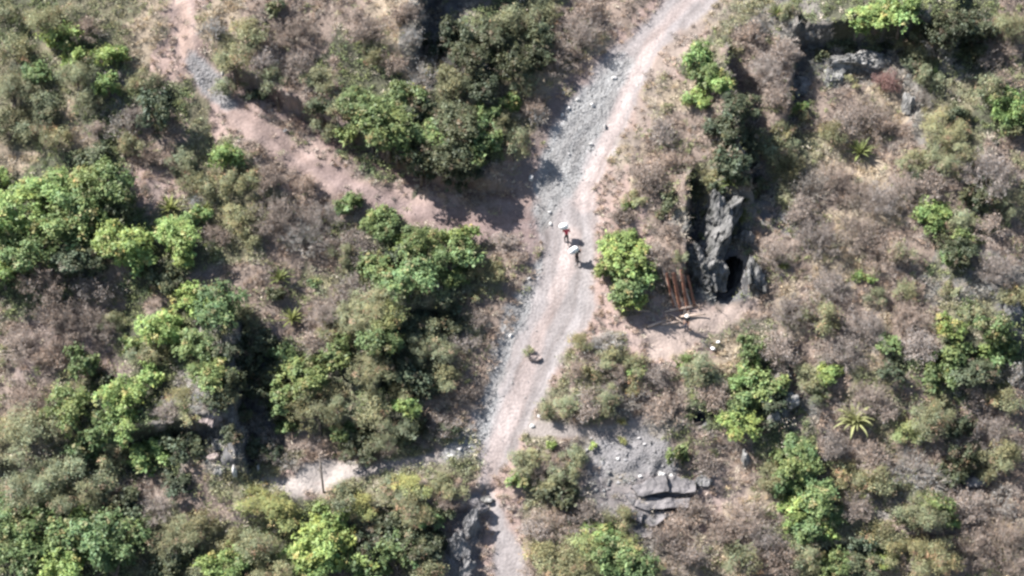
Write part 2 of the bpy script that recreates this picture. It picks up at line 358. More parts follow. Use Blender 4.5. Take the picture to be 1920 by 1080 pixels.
# openings of the mine and of the small hole are cut out of the ground
cx = (PX[:-1, :-1] + PX[1:, 1:]) / 2; cy = (PY[:-1, :-1] + PY[1:, 1:]) / 2
def inell(x, y, x0, y0, a, b, tilt):
    dx, dy = x - x0, y - y0; c, s = math.cos(tilt), math.sin(tilt)
    return ((dx * c + dy * s) / a) ** 2 + ((-dx * s + dy * c) / b) ** 2 < 1
HOLES = [(1368, 520, 25, 48, 0.28), (1312, 789, 13, 14, 0.2)]
keep = np.ones(cx.shape, bool)
for hh in HOLES: keep &= ~inell(cx, cy, *hh)
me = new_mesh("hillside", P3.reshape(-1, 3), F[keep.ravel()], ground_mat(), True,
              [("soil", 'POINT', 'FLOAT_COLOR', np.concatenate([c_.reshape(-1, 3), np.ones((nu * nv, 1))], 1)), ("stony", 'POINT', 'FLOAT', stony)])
hill = put("hillside", me); tag(hill, kind="structure")
full = BVHTree.FromPolygons([tuple(p) for p in P3.reshape(-1, 3)[:]], F.tolist())
def at(x, y):
    """point of the ground that the photo shows at pixel x, y"""
    d = Vector(px_dir(x, y)).normalized()
    hit = full.ray_cast(cam_loc, d)
    return hit[0] if hit[0] is not None else cam_loc + d * D
def drop(p):
    hit = full.ray_cast(Vector((p[0], p[1], p[2] + 60)), Vector((0, 0, -1)))
    return hit[0] if hit[0] is not None else Vector(p)
def base_for(x, y, hc):
    """ground point under a crown whose middle, hc metres up, stands at pixel x, y"""
    return at(x, y + hc * cp * PPM)

# tunnels behind the openings
def tunnel(name, hole, depth, label):
    x0, y0, a, b, tl = hole; n = 20; rings = []; ctr = at(x0, y0); c, s_ = math.cos(tl), math.sin(tl); rim = []
    for i in range(n):
        an = 2 * math.pi * i / n; lx, ly = a * 1.1 * math.cos(an), b * 1.1 * math.sin(an)
        rim.append(at(x0 + lx * c - ly * s_, y0 + lx * s_ + ly * c) - ctr - N_SL * 0.04)
    for dd, sc in ((0.0, 1.0), (0.5, 0.97), (1.5, 0.92), (depth * 0.5, 0.8), (depth, 0.45)):
        j = [1 + 0.08 * random.uniform(-1, 1) * (dd > 0) for _ in range(n)]
        rings.append([tuple(Vector(p) * sc * k + Vector((0, dd, -0.35 * dd))) for p, k in zip(rim, j)])
    V_ = [p for r in rings for p in r]; F_ = []
    for k in range(len(rings) - 1):
        for i in range(n):
            i2 = (i + 1) % n; F_.append((k * n + i, k * n + i2, (k + 1) * n + i2, (k + 1) * n + i))
    F_.append(tuple((len(rings) - 1) * n + i for i in range(n)))
    o = put(name, new_mesh(name, V_, F_, M_rock, True), loc=ctr)
    return tag(o, label, "tunnel")
tunnel("mine_tunnel", HOLES[0], 9.0, "tall black mine mouth opening between the big grey boulders")
tunnel("burrow", HOLES[1], 2.5, "small round dark burrow in the brown brush below the bare apron")

# ------------------------------------------------------------------ foliage prototypes
def rand_unit(n):
    v = rng.normal(size=(n, 3)); return v / np.linalg.norm(v, axis=1)[:, None]
def leaf_quads(P, Nn, ln, wd, Tn=None):
    """one four-cornered leaf at each point P with normal Nn"""
    n = len(P); T = Tn if Tn is not None else rand_unit(n)
    T = T - (T * Nn).sum(1)[:, None] * Nn; T /= (np.linalg.norm(T, axis=1)[:, None] + 1e-9)
    B = np.cross(Nn, T); ln = ln[:, None]; wd = wd[:, None]
    a = P - T * ln * 0.5; c = P + T * ln * 0.5 - Nn * ln * 0.12; m = P + T * ln * 0.05
    V_ = np.stack([a, m + B * wd * 0.5, c, m - B * wd * 0.5], 1).reshape(-1, 3)
    return V_, np.arange(n * 4).reshape(n, 4)
def crown(kind, R, seed, lift):
    global rng
    rng = np.random.default_rng(seed)
    q = {'S': 0, 'M': 1, 'L': 2}[size_of(R)]
    nl = [5, 8, 12][q]; ns = [9, 15, 23][q]; k = [12, 14, 15][q]
    ln, wd = (0.245, 0.145) if kind == 'broad' else (0.15, 0.065)
    if kind == 'fine': k = int(k * 1.7)
    lc = []
    for i in range(nl):
        a = rng.uniform(0, 2 * math.pi); r = R * math.sqrt(rng.uniform(0.0, 1)) * 0.78; z = lift + R * (0.35 + rng.uniform(0, 0.85) * (1 - (r / R) ** 2 * 0.8))
        lc.append((r * math.cos(a), r * math.sin(a), z))
    lc = np.array(lc); lr = R * rng.uniform(0.20, 0.44, nl)
    li = np.repeat(np.arange(nl), ns); d = rand_unit(nl * ns); d[:, 2] = np.where(rng.random(nl * ns) < 0.6, np.abs(d[:, 2]), d[:, 2])
    sprig = lc[li] + d * (lr[li] * np.where(rng.random(nl * ns) < 0.14, rng.uniform(1.1, 1.55, nl * ns), rng.uniform(0.55, 1.1, nl * ns)))[:, None]
    sprig[:, 2] = np.maximum(sprig[:, 2], 0.06)
    si = np.repeat(np.arange(len(sprig)), k)
    off = rng.normal(size=(len(si), 3)) * (0.13 if kind == 'broad' else 0.15) * [0.85, 1, 1.15][q]
    P = sprig[si] + off; P[:, 2] = np.maximum(P[:, 2], 0.03)
    Nn = d[si] * 0.6 + rand_unit(len(si)) * 0.62 + np.array([-0.12, -0.08, 0.6]); Nn /= np.linalg.norm(Nn, axis=1)[:, None]
    V_, F_ = leaf_quads(P, Nn, ln * (sz_l := rng.uniform(0.5, 1.4, len(sprig))[si]) * rng.uniform(0.7, 1.3, len(P)), wd * sz_l * rng.uniform(0.7, 1.3, len(P)))
    lt = rng.uniform(0.8, 1.2, nl)[li][si] * rng.uniform(0.82, 1.2, len(sprig))[si] * rng.uniform(0.8, 1.22, len(P))
    warm = rng.uniform(-1, 1, nl)[li][si] * 0.055 + rng.uniform(-1, 1, len(P)) * 0.08
    t = np.stack([lt * (1 + warm * 1.3), lt, lt * (1 - warm), np.ones(len(P))], 1)
    dead = (rng.random(len(sprig)) < 0.07)[si]; t[dead, :3] *= np.array([1.5, 1.05, 1.25])
    old = rng.random(len(P)) < 0.015; t[old, :3] *= np.array([1.6, 1.3, 1.2])
    crown_me = new_mesh("crown", V_, F_, M_leaf, False, [("tint", 'FACE', 'FLOAT_COLOR', t)])
    st = MB(); top = Vector((0, 0, lift + R * 0.55))
    main = [Vector((0, 0, -1.2)), Vector((rng.uniform(-.05, .05) * R, 0, lift * 0.5)), Vector((0.04 * R, 0.03 * R, lift + R * 0.3))]
    r0 = 0.045 * R + 0.03
    st.tube(main, [r0 * 1.2, r0, r0 * 0.6], 6)
    for c, r_ in zip(lc, lr):
        c = Vector(c); s = main[2].lerp(main[1], rng.uniform(0, 0.8)); mid = s.lerp(c, 0.5) + Vector((rng.uniform(-.1, .1), rng.uniform(-.1, .1), 0.05 * R)) * R * 0.6
        st.tube([s, mid, c], [r0 * 0.5, r0 * 0.33, r0 * 0.14], 4, False)
        for j in range(3):
            e = c + Vector(rand_unit(1)[0]) * r_ * 0.8; st.tube([mid.lerp(c, 0.6), e], [r0 * 0.18, r0 * 0.06], 3, False)
    return crown_me, st.mesh("trunk", M_bark, True), lift + R * 0.75
def size_of(R): return 'S' if R < 1.05 else ('M' if R < 1.9 else 'L')
def dry_bush(R, seed, bare):
    """twiggy shrub: stems that fork from the foot; dry ones keep small withered leaves"""
    global rng
    rng = np.random.default_rng(seed); rd = random.Random(seed)
    n = {'S': 26, 'M': 44, 'L': 70}[size_of(R)]
    V_, F_, T_ = [], [], []; tips = []
    def strip(a, b, ra, rb, tint):
        t = (b - a).normalized(); p = t.orthogonal().normalized(); q = t.cross(p); k = len(V_)
        for (c, r) in ((a, ra), (b, rb)):
            for i in range(3):
                an = 2.094 * i; V_.append(c + (p * math.cos(an) + q * math.sin(an)) * r)
        for i in range(3):
            j = (i + 1) % 3; F_.append((k + i, k + j, k + 3 + j, k + 3 + i)); T_.append(tint)
    for i in range(n):
        a = rd.uniform(0, 6.283); el = rd.uniform(0.25, 1.5); f = Vector((math.cos(a), math.sin(a), 0)) * R * 0.18 * rd.random()
        d = Vector((math.cos(a) * math.cos(el), math.sin(a) * math.cos(el), math.sin(el) * 0.95))
        L_ = R * rd.uniform(0.6, 1.15); m = f + d * L_ * 0.5; e = f + d * L_ + Vector((0, 0, -0.06 * R)); tt = rd.uniform(0.65, 1.35)
        strip(f - Vector((0, 0, 0.4)), m, 0.03, 0.022, tt); strip(m, e, 0.022, 0.010, tt)
        for j in range(5 if bare else 4):
            s = m.lerp(e, rd.uniform(0, 0.9)); g = s + (d * 0.6 + Vector(rand_unit(1)[0]) * 0.8) * R * rd.uniform(0.14, 0.34)
            strip(s, g, 0.014, 0.007, tt * rd.uniform(0.8, 1.3)); tips += [g, s.lerp(g, 0.55)]
        tips.append(e)
    V_ = np.array([tuple(v) for v in V_]); F_ = np.array(F_)
    T_ = np.array(T_); T_ = np.stack([T_, T_, T_, np.ones(len(T_))], 1)
    stems = new_mesh("stems", V_, F_, M_twig, False, [("tint", 'FACE', 'FLOAT_COLOR', T_)])
    tips = np.array([tuple(t) for t in tips]); k = 2 if bare else 7
    P = np.repeat(tips, k, 0); P = P + rng.normal(size=P.shape) * 0.10 * (1 if bare else 1.2); P[:, 2] = np.maximum(P[:, 2], 0.02)
    Nn = rand_unit(len(P)) + np.array([0, 0, 0.5]); Nn /= np.linalg.norm(Nn, axis=1)[:, None]
    LV, LF = leaf_quads(P, Nn, rng.uniform(0.08, 0.18, len(P)), rng.uniform(0.03, 0.07, len(P)))
    lt = rng.uniform(0.6, 1.4, len(P)); wm = rng.uniform(-1, 1, len(P)) * 0.1
    t = np.stack([lt * (1 + wm), lt, lt * (1 - wm), np.ones(len(P))], 1)
    return new_mesh("dry_leaves", LV, LF, M_leaf, False, [("tint", 'FACE', 'FLOAT_COLOR', t)]), stems, R * 0.5
def agave(seed, droop, n=26, L_=1.35):
    rd = random.Random(seed); V_, F_, T_ = [], [], []
    for i in range(n):
        a = 2.39996 * i + rd.uniform(-.2, .2); el = math.radians(78 - 66 * (i / n)); l = L_ * rd.uniform(0.8, 1.1); w_ = 0.075 * rd.uniform(0.8, 1.2)
        p = Vector((0, 0, 0.45)); e = el; seg = 6; side = Vector((-math.sin(a), math.cos(a), 0)); k = len(V_)
        for s in range(seg + 1):
            f = s / seg; ww = w_ * (0.55 + 1.3 * f * (1 - f) * 2) * (1 - f ** 4) + 0.004
            up = Vector((-math.cos(a) * math.sin(e), -math.sin(a) * math.sin(e), math.cos(e)))
            V_ += [p + side * ww + up * ww * 0.45, p, p - side * ww + up * ww * 0.45]
            p = p + Vector((math.cos(a) * math.cos(e), math.sin(a) * math.cos(e), math.sin(e))) * l / seg; e -= droop * (0.5 + f) * rd.uniform(0.8, 1.2)
        tt = rd.uniform(0.7, 1.4)
        for s in range(seg):
            for q in (0, 1):
                b = k + s * 3 + q; F_.append((b, b + 1, b + 4, b + 3)); T_.append((tt * 1.05, tt, tt * 0.9, 1))
    lv = new_mesh("leaf_rosette", np.array([tuple(v) for v in V_]), np.array(F_), M_leaf, True, [("tint", 'FACE', 'FLOAT_COLOR', np.array(T_))])
    mb = MB(); mb.tube([(0, 0, -0.6), (0, 0, 0.2), (0, 0, 0.5)], [0.12, 0.13, 0.08], 8)
    return lv, mb.mesh("stalk", M_bark, True), 0.55

PROTO = {}
def proto(kind, sz, var):
    key = (kind, sz, var)
    if key not in PROTO:
        R = {'S': 0.85, 'M': 1.45, 'L': 2.4}[sz]; sd_ = 1000 + hash_(kind) * 97 + {'S': 1, 'M': 2, 'L': 3}[sz] * 13 + var
        if kind in ('broad', 'fine'): PROTO[key] = crown(kind, R, sd_, {'S': 0.0, 'M': 0.15, 'L': 0.7}[sz]) + (R,)
        elif kind == 'dry': PROTO[key] = dry_bush(R, sd_, False) + (R,)
        elif kind == 'bare': PROTO[key] = dry_bush(R, sd_, True) + (R,)
        elif kind == 'agave': PROTO[key] = agave(sd_, 0.10) + (1.35,)
        elif kind == 'droop': PROTO[key] = agave(sd_, 0.26, 34, 1.5) + (1.3,)
    return PROTO[key]
def hash_(s): return sum(ord(c) for c in s)

# type letter: geometry kind, colour, colour word, noun, object name, category, part names
TYPES = {
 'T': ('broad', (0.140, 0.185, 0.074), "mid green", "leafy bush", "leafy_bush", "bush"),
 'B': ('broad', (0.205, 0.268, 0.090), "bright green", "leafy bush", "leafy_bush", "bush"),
 'D': ('broad', (0.082, 0.094, 0.054), "dark green", "shaded bush", "shaded_bush", "bush"),  # shade of the dark thickets is put into this leaf colour
 'O': ('fine', (0.200, 0.202, 0.112), "olive green", "small-leaved shrub", "olive_shrub", "shrub"),
 'Y': ('fine', (0.238, 0.255, 0.105), "yellow-green", "feathery shrub", "feathery_shrub", "shrub"),
 'R': ('dry', (0.285, 0.232, 0.196), "brown", "withered shrub", "dry_shrub", "shrub"),
 'G': ('bare', (0.285, 0.272, 0.250), "grey", "bare twiggy shrub", "bare_shrub", "shrub"),
 'A': ('agave', (0.15, 0.175, 0.07), "green spiky", "agave", "agave_plant", "agave"),
 'W': ('droop', (0.235, 0.245, 0.12), "pale yellow-green", "agave with drooping leaves", "agave_plant", "agave"),
}
# letter, x, y of the crown's middle and half its width, all in photo pixels; optional half height
PL = """
O 10 20 26;O 92 30 46;B 118 72 34;O 30 85 36;T 66 132 28;O 150 130 40;B 152 112 28;B 214 98 30;B 206 160 28;O 172 178 30;O 30 172 40;O 92 190 36;O 20 232 34;O 70 240 30
D 302 205 36 50;O 272 152 26;G 232 232 34;O 256 268 26;O 420 158 24;D 482 178 20 17;G 405 50 30;O 440 110 32;O 520 155 30;D 604 196 26;O 620 232 30;R 552 55 40;D 522 12 20;O 470 60 34;R 500 110 34;R 560 120 36;O 600 150 30
B 432 288 30 34;O 342 298 30;R 282 290 28;O 362 335 28;D 182 288 34;T 190 330 46 44;B 2 330 22;R 572 345 30;O 462 330 28;O 410 345 30;R 500 330 30;O 110 255 26;R 250 215 24
B 34 395 62 56;T 118 425 62 54;T 60 470 52 44;D 150 478 50 34;B 12 500 44 40;T 202 352 50 50;D 232 378 34 40;B 242 448 50 48;B 262 488 36;B 346 435 46 40;B 372 405 24;B 352 468 32 26;T 10 440 40;B 90 350 50 34;T 150 380 46
D 312 520 32 34;G 368 380 22;R 402 438 28;O 452 400 34;R 525 400 50;G 570 440 46;R 610 400 40;O 480 440 26;D 520 545 20;T 588 530 14 8;O 640 480 26
B 376 556 42 36;B 304 610 42 46;T 420 572 48 46;T 372 640 38;O 462 596 34;D 474 640 40 44;T 392 696 42 38;O 268 664 26;T 160 676 30 44;O 214 602 22;D 192 716 20 36;B 288 700 26;O 300 655 26;D 440 720 26 40;T 250 640 20
R 92 520 50;R 122 590 50;R 38 640 44;O 12 662 18;R 180 600 40;R 170 540 36;T 560 700 48 44;O 620 620 24;O 600 760 46;T 540 750 34;T 640 660 36;R 610 580 40;O 650 600 30;R 590 640 34
B 232 730 40 42;B 240 790 40 40;B 284 848 36 32;B 306 830 24;T 140 760 44 50;O 62 812 52;G 80 840 40;O 112 872 50;O 62 920 44;T 162 842 34;O 200 850 36;T 190 800 32;R 60 750 44;O 10 800 30;O 150 920 44;O 190 900 34
D 350 832 34 30;D 410 740 26;D 500 700 22;D 330 900 30 22;G 505 820 30;O 20 980 36;T 30 960 44;T 100 985 52;T 182 1000 56;D 232 940 36;B 122 1046 48;T 32 1050 44;T 220 1044 48;B 70 1010 30;B 160 960 34;T 260 990 34;D 250 1030 20
R 292 945 40 26;O 332 1000 40;O 382 985 30;D 322 1052 34;B 430 1056 46;O 484 1020 40;Y 492 930 46 34;B 600 1000 52 44;B 622 962 30;B 600 1054 46;B 642 1000 32;O 520 1064 40;Y 540 960 34;G 545 862 20;R 512 850 24;O 385 1060 30;O 440 1010 26;B 560 1030 30
R 692 52 34;R 752 28 36;G 790 92 30;G 802 132 44;D 860 60 36;D 830 90 26;G 775 66 24;R 768 22 24;G 785 30 18;G 845 120 24;D 800 70 18;O 820 130 22;O 702 98 26;R 735 118 32;T 682 192 42 38;T 728 228 56 52;T 766 172 36;O 840 152 32;D 884 104 40 36;D 934 64 44 34;D 962 112 40;D 1002 66 34;O 1012 22 34;D 906 152 40;R 852 102 22;O 960 28 34;D 1010 110 26
D 872 232 54 50;T 700 252 40;B 772 290 20 18;T 744 262 34;D 830 286 46 38;D 856 296 44 42;D 790 292 36 36;T 815 250 40 40;D 870 318 30 20;D 800 322 24 16;T 912 214 30;B 956 188 22;O 962 268 28 40;T 902 262 36;O 974 152 30;R 1004 198 26;D 784 206 28;R 1082 58 46 50;R 1104 20 34;G 1010 214 20 26;O 850 172 26;T 880 300 26;O 945 235 24;O 640 200 28;T 660 240 30;O 830 200 26;R 1040 120 26;R 1060 100 30;D 860 330 24
T 662 382 26;T 722 412 38 36;B 720 398 26;T 784 448 44 42;T 848 470 50 46;T 770 520 50 42;B 866 442 32;D 756 482 36;D 832 560 46 34;T 702 500 36;O 724 570 40;R 662 448 34;R 690 470 30;O 878 500 26 18;O 918 505 28 20;R 945 448 30 20;R 970 478 18 12;B 800 480 30;T 860 520 28 22;B 760 460 24
D 782 600 40 28;D 835 604 30 24;O 800 632 36;Y 732 594 32;O 682 580 42;T 712 632 42;D 752 668 40;O 812 644 40;O 702 684 40;R 866 640 32 22;R 895 590 26 18;D 780 706 36;O 838 702 34 26;R 870 740 22 22;R 660 540 34;O 780 665 30;O 890 545 18 13
B 1162 470 46 40;T 1190 530 42 38;B 1180 556 30 26;B 1205 505 28;R 1232 478 30;T 1150 505 32;O 990 655 11;B 1175 440 22
O 1088 640 22;G 1142 632 34 24;R 1112 668 30 22;O 1150 668 28 22;O 1190 682 26;G 1120 645 24;O 1108 688 20;R 1160 690 26 20;R 1084 692 24;R 1150 722 30 22;O 1135 735 22;O 1175 720 20;O 1062 750 28 22;R 1102 752 36;O 1165 575 20;B 1195 690 16;R 1230 700 26;G 1190 740 28;O 1030 770 18;O 1130 745 30
B 1302 105 28;B 1338 158 38 34;B 1304 182 26;T 1320 130 30;D 1378 196 38 40;D 1400 262 42 42;D 1352 238 34;D 1372 296 36;R 1402 60 34;O 1462 22 26;A 1456 26 22;G 1420 48 22;R 1440 122 42;R 1468 96 30;G 1532 52 26;B 1642 22 46 30;D 1580 88 20 16;D 1655 92 20 16;D 1690 108 18;G 1560 120 16;G 1640 108 18;D 1540 100 16;O 1600 150 18 12;B 1686 14 36;B 1604 40 32;O 1642 58 30;D 1782 50 44;D 1822 42 40;D 1832 92 26;D 1752 62 34;O 1890 42 40;R 1880 92 26;G 1760 84 32;O 1730 60 26;O 1700 80 24
R 1622 204 44;R 1652 234 36;O 1500 210 16;B 1500 200 15;O 1472 242 20;O 1460 282 32;A 1610 285 31;A 1370 345 26;O 1722 112 30;O 1742 140 26;B 1748 122 13;D 1784 208 24;O 1762 242 40;G 1730 180 26;G 1530 120 16
B 1890 196 40;D 1904 234 30 26;T 1890 225 28;R 1852 100 28;R 1870 150 34;O 1840 164 34;O 1772 290 40;O 1710 304 26;D 1720 322 24 18;R 1702 352 40;R 1852 320 54;G 1522 340 46;R 1562 330 40;O 1474 312 26;O 1560 250 26;R 1590 230 36;R 1450 180 34;R 1420 150 24;R 1215 330 34;O 1190 370 20;R 1170 400 20;D 1260 380 20;D 1245 400 14;R 1255 300 34;R 1240 240 30;B 1180 385 12;R 1262 430 18;D 1308 352 20;D 1322 398 13;O 1276 478 14;D 1300 330 18;D 1318 440 12;D 1300 410 14;D 1385 330 22;D 1420 350 20;O 1335 470 9;O 1372 430 12;D 1345 350 18;O 1400 472 10;D 1292 460 14;O 1365 395 12;O 1330 330 20
B 1742 390 34 26;B 1752 412 26;D 1782 462 40 32;T 1790 480 26;D 1832 372 32;O 1800 408 26;T 1800 440 24;B 1620 520 20 14;O 1642 560 22;O 1692 540 22;O 1782 540 18;A 1388 412 20;A 1395 375 14;B 1413 488 13 20;W 1474 500 9;O 1890 390 24;R 1850 420 34;D 1850 340 18;R 1450 470 40;R 1530 440 46;R 1600 430 44;R 1660 470 44;R 1550 530 40;R 1480 580 44;O 1530 600 36;R 1620 610 46;R 1700 590 40;R 1460 650 36;R 1580 660 40;R 1860 500 44;O 1690 470 24;R 1650 370 44;R 1740 340 36;R 1600 360 40;R 1500 390 34
T 1404 652 25 42;B 1392 706 34 30;T 1434 716 36 32;O 1302 684 34;T 1286 672 20;O 1322 700 26;B 1541 692 32 22;O 1512 706 26;T 1662 640 24 20;D 1664 690 26 20;R 1340 740 34;R 1250 760 34;B 1250 640 0;O 1820 580 20
B 1782 610 28;T 1862 612 32;T 1872 652 34;T 1782 662 36;D 1802 690 46 32;B 1842 650 24;O 1900 550 26;O 1764 622 24;T 1760 704 32;R 1722 642 36;G 1900 700 34;O 1880 750 30;R 1620 740 40;R 1660 760 30;O 1540 740 24
B 756 764 28 24;O 700 764 36;O 642 768 26;T 652 800 32;O 742 802 38;D 684 832 40 24;D 784 802 34;R 732 832 26 18;R 828 792 34 26;D 840 800 22 16;R 792 824 20 14;O 760 730 30;R 690 838 20 14
Y 772 908 32 22;O 832 906 28 18;O 742 916 28 22;Y 682 942 32 26;O 782 950 44;D 818 962 28 20;T 802 966 26;O 850 915 26 16;D 792 1012 40 34;D 724 982 34;D 822 1024 34;T 744 1042 40;T 692 1062 36;B 672 1054 34;D 702 1020 30;O 640 930 30;O 760 990 34;O 800 1060 34;R 835 930 22 15
O 980 866 26;O 1005 850 24 18;R 1035 862 28 22;O 1060 880 24;R 1010 880 22;T 972 892 20 26;D 1042 920 36 28;O 1034 902 24;B 1035 830 11;B 1110 835 8;O 1075 850 26;R 1004 985 32 22;R 1040 970 40;Y 1132 1010 54 44;T 1152 1032 42;B 1122 996 26;T 1190 1060 38;O 1064 1052 44;R 1092 960 36;T 1265 850 20 38;W 1166 791 11;Y 1165 825 10;R 1270 985 36;O 1020 1040 34;O 1160 975 28;R 1240 1010 34;R 1290 1040 36;R 1010 1060 30
T 1382 742 36 32;D 1440 742 30 28;B 1388 788 38 32;D 1432 796 20;W 1600 790 34;A 1530 740 20;T 1490 870 42 40;T 1530 912 42 38;T 1500 836 32;B 1498 948 32 28;B 1488 966 22;T 1520 992 32;B 1550 994 16;O 1642 902 34;O 1590 890 30;T 1470 905 26;O 1440 890 26
O 1730 790 44;Y 1700 810 26;O 1772 764 28;D 1802 804 24 34;D 1806 852 26 34;R 1852 800 44;G 1702 872 44;G 1742 892 34;D 1782 882 28;R 1640 850 36;R 1560 830 30;O 1840 870 28
B 1782 980 14;B 1650 1042 24;D 1600 1044 44 28;D 1622 1010 34;T 1562 1052 38;O 1652 1002 34;O 1722 952 44;D 1704 968 26;T 1752 942 34;R 1402 962 44;R 1432 1012 40;O 1382 1042 36;R 1462 1040 36;W 1842 895 10;O 1700 1040 40;O 1760 1040 40;R 1350 990 36;O 1500 1040 30;R 1600 950 34;T 1555 960 24
O 1882 852 30;G 1872 930 34;R 1882 1000 44;R 1820 1020 44;R 1900 1060 40;R 1810 940 36;R 1830 740 34;G 1850 860 28;R 1320 860 30;R 1300 950 30
D 505 640 26;D 515 690 26;T 530 660 22;D 490 730 28;D 455 770 22;D 520 770 24;T 545 800 22;D 475 830 24;D 440 810 18;O 345 742 28 20;R 318 768 26 18;O 362 775 20 14;D 300 800 22;G 380 742 18 12;O 470 690 20;D 510 840 22;G 480 790 26;D 430 660 24;O 425 745 24;A 320 390 27;A 525 522 24;A 548 598 26;A 385 392 20;W 592 527 9;A 1465 500 10;A 1620 1000 10;G 1320 640 10;R 100 660 34;R 130 640 30;R 180 240 26;R 160 50 30
"""
MARKS = [("the mine mouth", 1370, 520), ("the red timber boards", 1270, 520), ("the two sack carriers", 1065, 465), ("the lone wooden pole", 605, 880),
 ("the stony bit of footpath", 395, 150), ("the road fork", 980, 410), ("the black cliff gap", 840, 40), ("the pale rock outcrop", 1600, 120), ("the upright whitish boulder", 1702, 195),
 ("the stepped slate slabs", 1240, 935), ("the grey rubble slide", 1170, 860), ("the small dark burrow", 1312, 787), ("the big drooping agave", 1600, 790), ("the star-shaped agave", 1610, 285),
 ("the pinkish cliff boulder", 400, 785), ("the top left corner", 0, 0), ("the top right corner", 1920, 0), ("the bottom left corner", 0, 1080), ("the bottom right corner", 1920, 1080),
 ("the middle left edge", 0, 540), ("the middle right edge", 1920, 540), ("the neck of the road", 910, 900), ("the agave in brown brush", 548, 600), ("the footpath bend", 480, 240),
 ("the middle bottom edge", 960, 1080), ("the grey rock on the road", 1003, 672), ("the bare pinkish apron", 1270, 630), ("the deep black gully", 500, 720)]
ORD = ["nearest to it", "second nearest", "third nearest", "fourth nearest", "fifth nearest", "sixth nearest", "seventh nearest", "eighth nearest", "ninth nearest", "tenth nearest", "eleventh nearest", "twelfth nearest"]
plants = []
for line in PL.strip().splitlines():
    for it in line.split(";"):
        a = it.split(); t, x, y, r = a[0], float(a[1]), float(a[2]), float(a[3])
        if r < 5: continue
        plants.append([t, x, y, r, float(a[4]) if len(a) > 4 else r])
SIZEW = lambda r: "tiny" if r < 13 else "small" if r < 24 else "medium" if r < 36 else "large"
keys = {}
for i, (t, x, y, r, ry) in enumerate(plants):
    m = min(MARKS, key=lambda m: math.hypot(m[1] - x, m[2] - y)); dx, dy = x - m[1], y - m[2]; dd = math.hypot(dx, dy)
    if "corner" in m[0]: rel = "near"
    elif "edge" in m[0] and "middle" in m[0]: rel = "near"
    else:
        v = "above" if dy < -0.4 * dd else "below" if dy > 0.4 * dd else ""; h_ = "left" if dx < -0.4 * dd else "right" if dx > 0.4 * dd else ""
        rel = {"aboveleft": "above left of", "aboveright": "above right of", "belowleft": "below left of", "belowright": "below right of"}.get(v + h_, v + (h_ + " of" if h_ else ""))
    k = (SIZEW(r), TYPES[t][2], TYPES[t][3], rel, m[0])
    keys.setdefault(k, []).append((dd, i))
LABEL = {}
for k, lst in keys.items():
    lst.sort()
    for j, (dd, i) in enumerate(lst):
        LABEL[i] = f"{k[0]} {k[1]} {k[2]} {k[3]} {k[4]}" + (", " + ORD[j] if len(lst) > 1 else "")
HAND = {(1600, 790): "large pale agave with drooping yellow-green leaves in the brown brush", (1610, 285): "star-shaped green agave with stiff radiating leaves below the red shrub",
        (1162, 470): "bright green leafy crown overhanging the right side of the road", (302, 205): "dark green bush below the stony bit of footpath",
        (1338, 158): "bright green bush lit by the sun above the dark gully right of the road"}
GROUPS = {'T': "leafy green bushes on the hillside", 'B': "bright green bushes on the hillside", 'D': "dark bushes in the shade", 'O': "olive shrubs on the hillside", 'Y': "feathery yellow-green shrubs",
          'R': "withered brown shrubs", 'G': "bare grey shrubs", 'A': "spiky agaves", 'W': "drooping agaves"}
PARTN = {'broad': ("crown", "trunk"), 'fine': ("crown", "trunk"), 'dry': ("dry_leaves", "stems"), 'bare': ("dry_leaves", "stems"), 'agave': ("leaf_rosette", "stalk"), 'droop': ("leaf_rosette", "stalk")}
rp = random.Random(11)
def plant(t, x, y, r, ry, label):
    kind, colr, _, _, nm, cat = TYPES[t]
    rm = r / PPM * 1.17
    sz = size_of(rm)
    if kind in ('agave', 'droop'): sz = 'M'
    cr, tr, hc, R = proto(kind, sz, rp.randrange(6 if kind == 'broad' else 4))
    s = rm / R; sz_ = s * min(1.5, max(0.65, (ry / r - 0.25) / 0.75 if ry != r else 1.0)) * rp.uniform(0.9, 1.12)
    p = base_for(x, y, hc * sz_)
    is_tree = kind == 'broad' and r > 44
    root = bpy.data.objects.new("broadleaf_tree" if is_tree else nm, None); C.objects.link(root)
    root.empty_display_size = 0.3
    root.location = p - Vector((0, 0, 0.05)); root.rotation_euler = (0, 0, rp.uniform(0, 6.28)); root.scale = (s, s, sz_)
    if is_tree: label = label.replace("leafy bush", "tree").replace("shaded bush", "shaded tree"); cat = "tree"
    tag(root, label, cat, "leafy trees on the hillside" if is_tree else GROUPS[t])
    pn = PARTN[kind]
    a = put(pn[0], cr, root); b = put(pn[1], tr, root)
    j = rp.uniform(0.82, 1.22); wj = rp.uniform(-0.08, 0.045)
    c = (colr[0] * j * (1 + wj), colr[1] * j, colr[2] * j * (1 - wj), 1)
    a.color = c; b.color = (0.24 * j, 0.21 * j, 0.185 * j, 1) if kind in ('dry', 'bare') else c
    return root
for i, (t, x, y, r, ry) in enumerate(plants):
    plant(t, x, y, r, ry, HAND.get((int(x), int(y)), LABEL[i]))
# red-brown dead shrub beside the pale outcrop
rr = plant('R', 1662, 150, 28, 28, "reddish dead shrub beside the pale rock outcrop"); rr.children[0].color = (0.24, 0.15, 0.135, 1); rr.children[1].color = (0.26, 0.165, 0.15, 1)

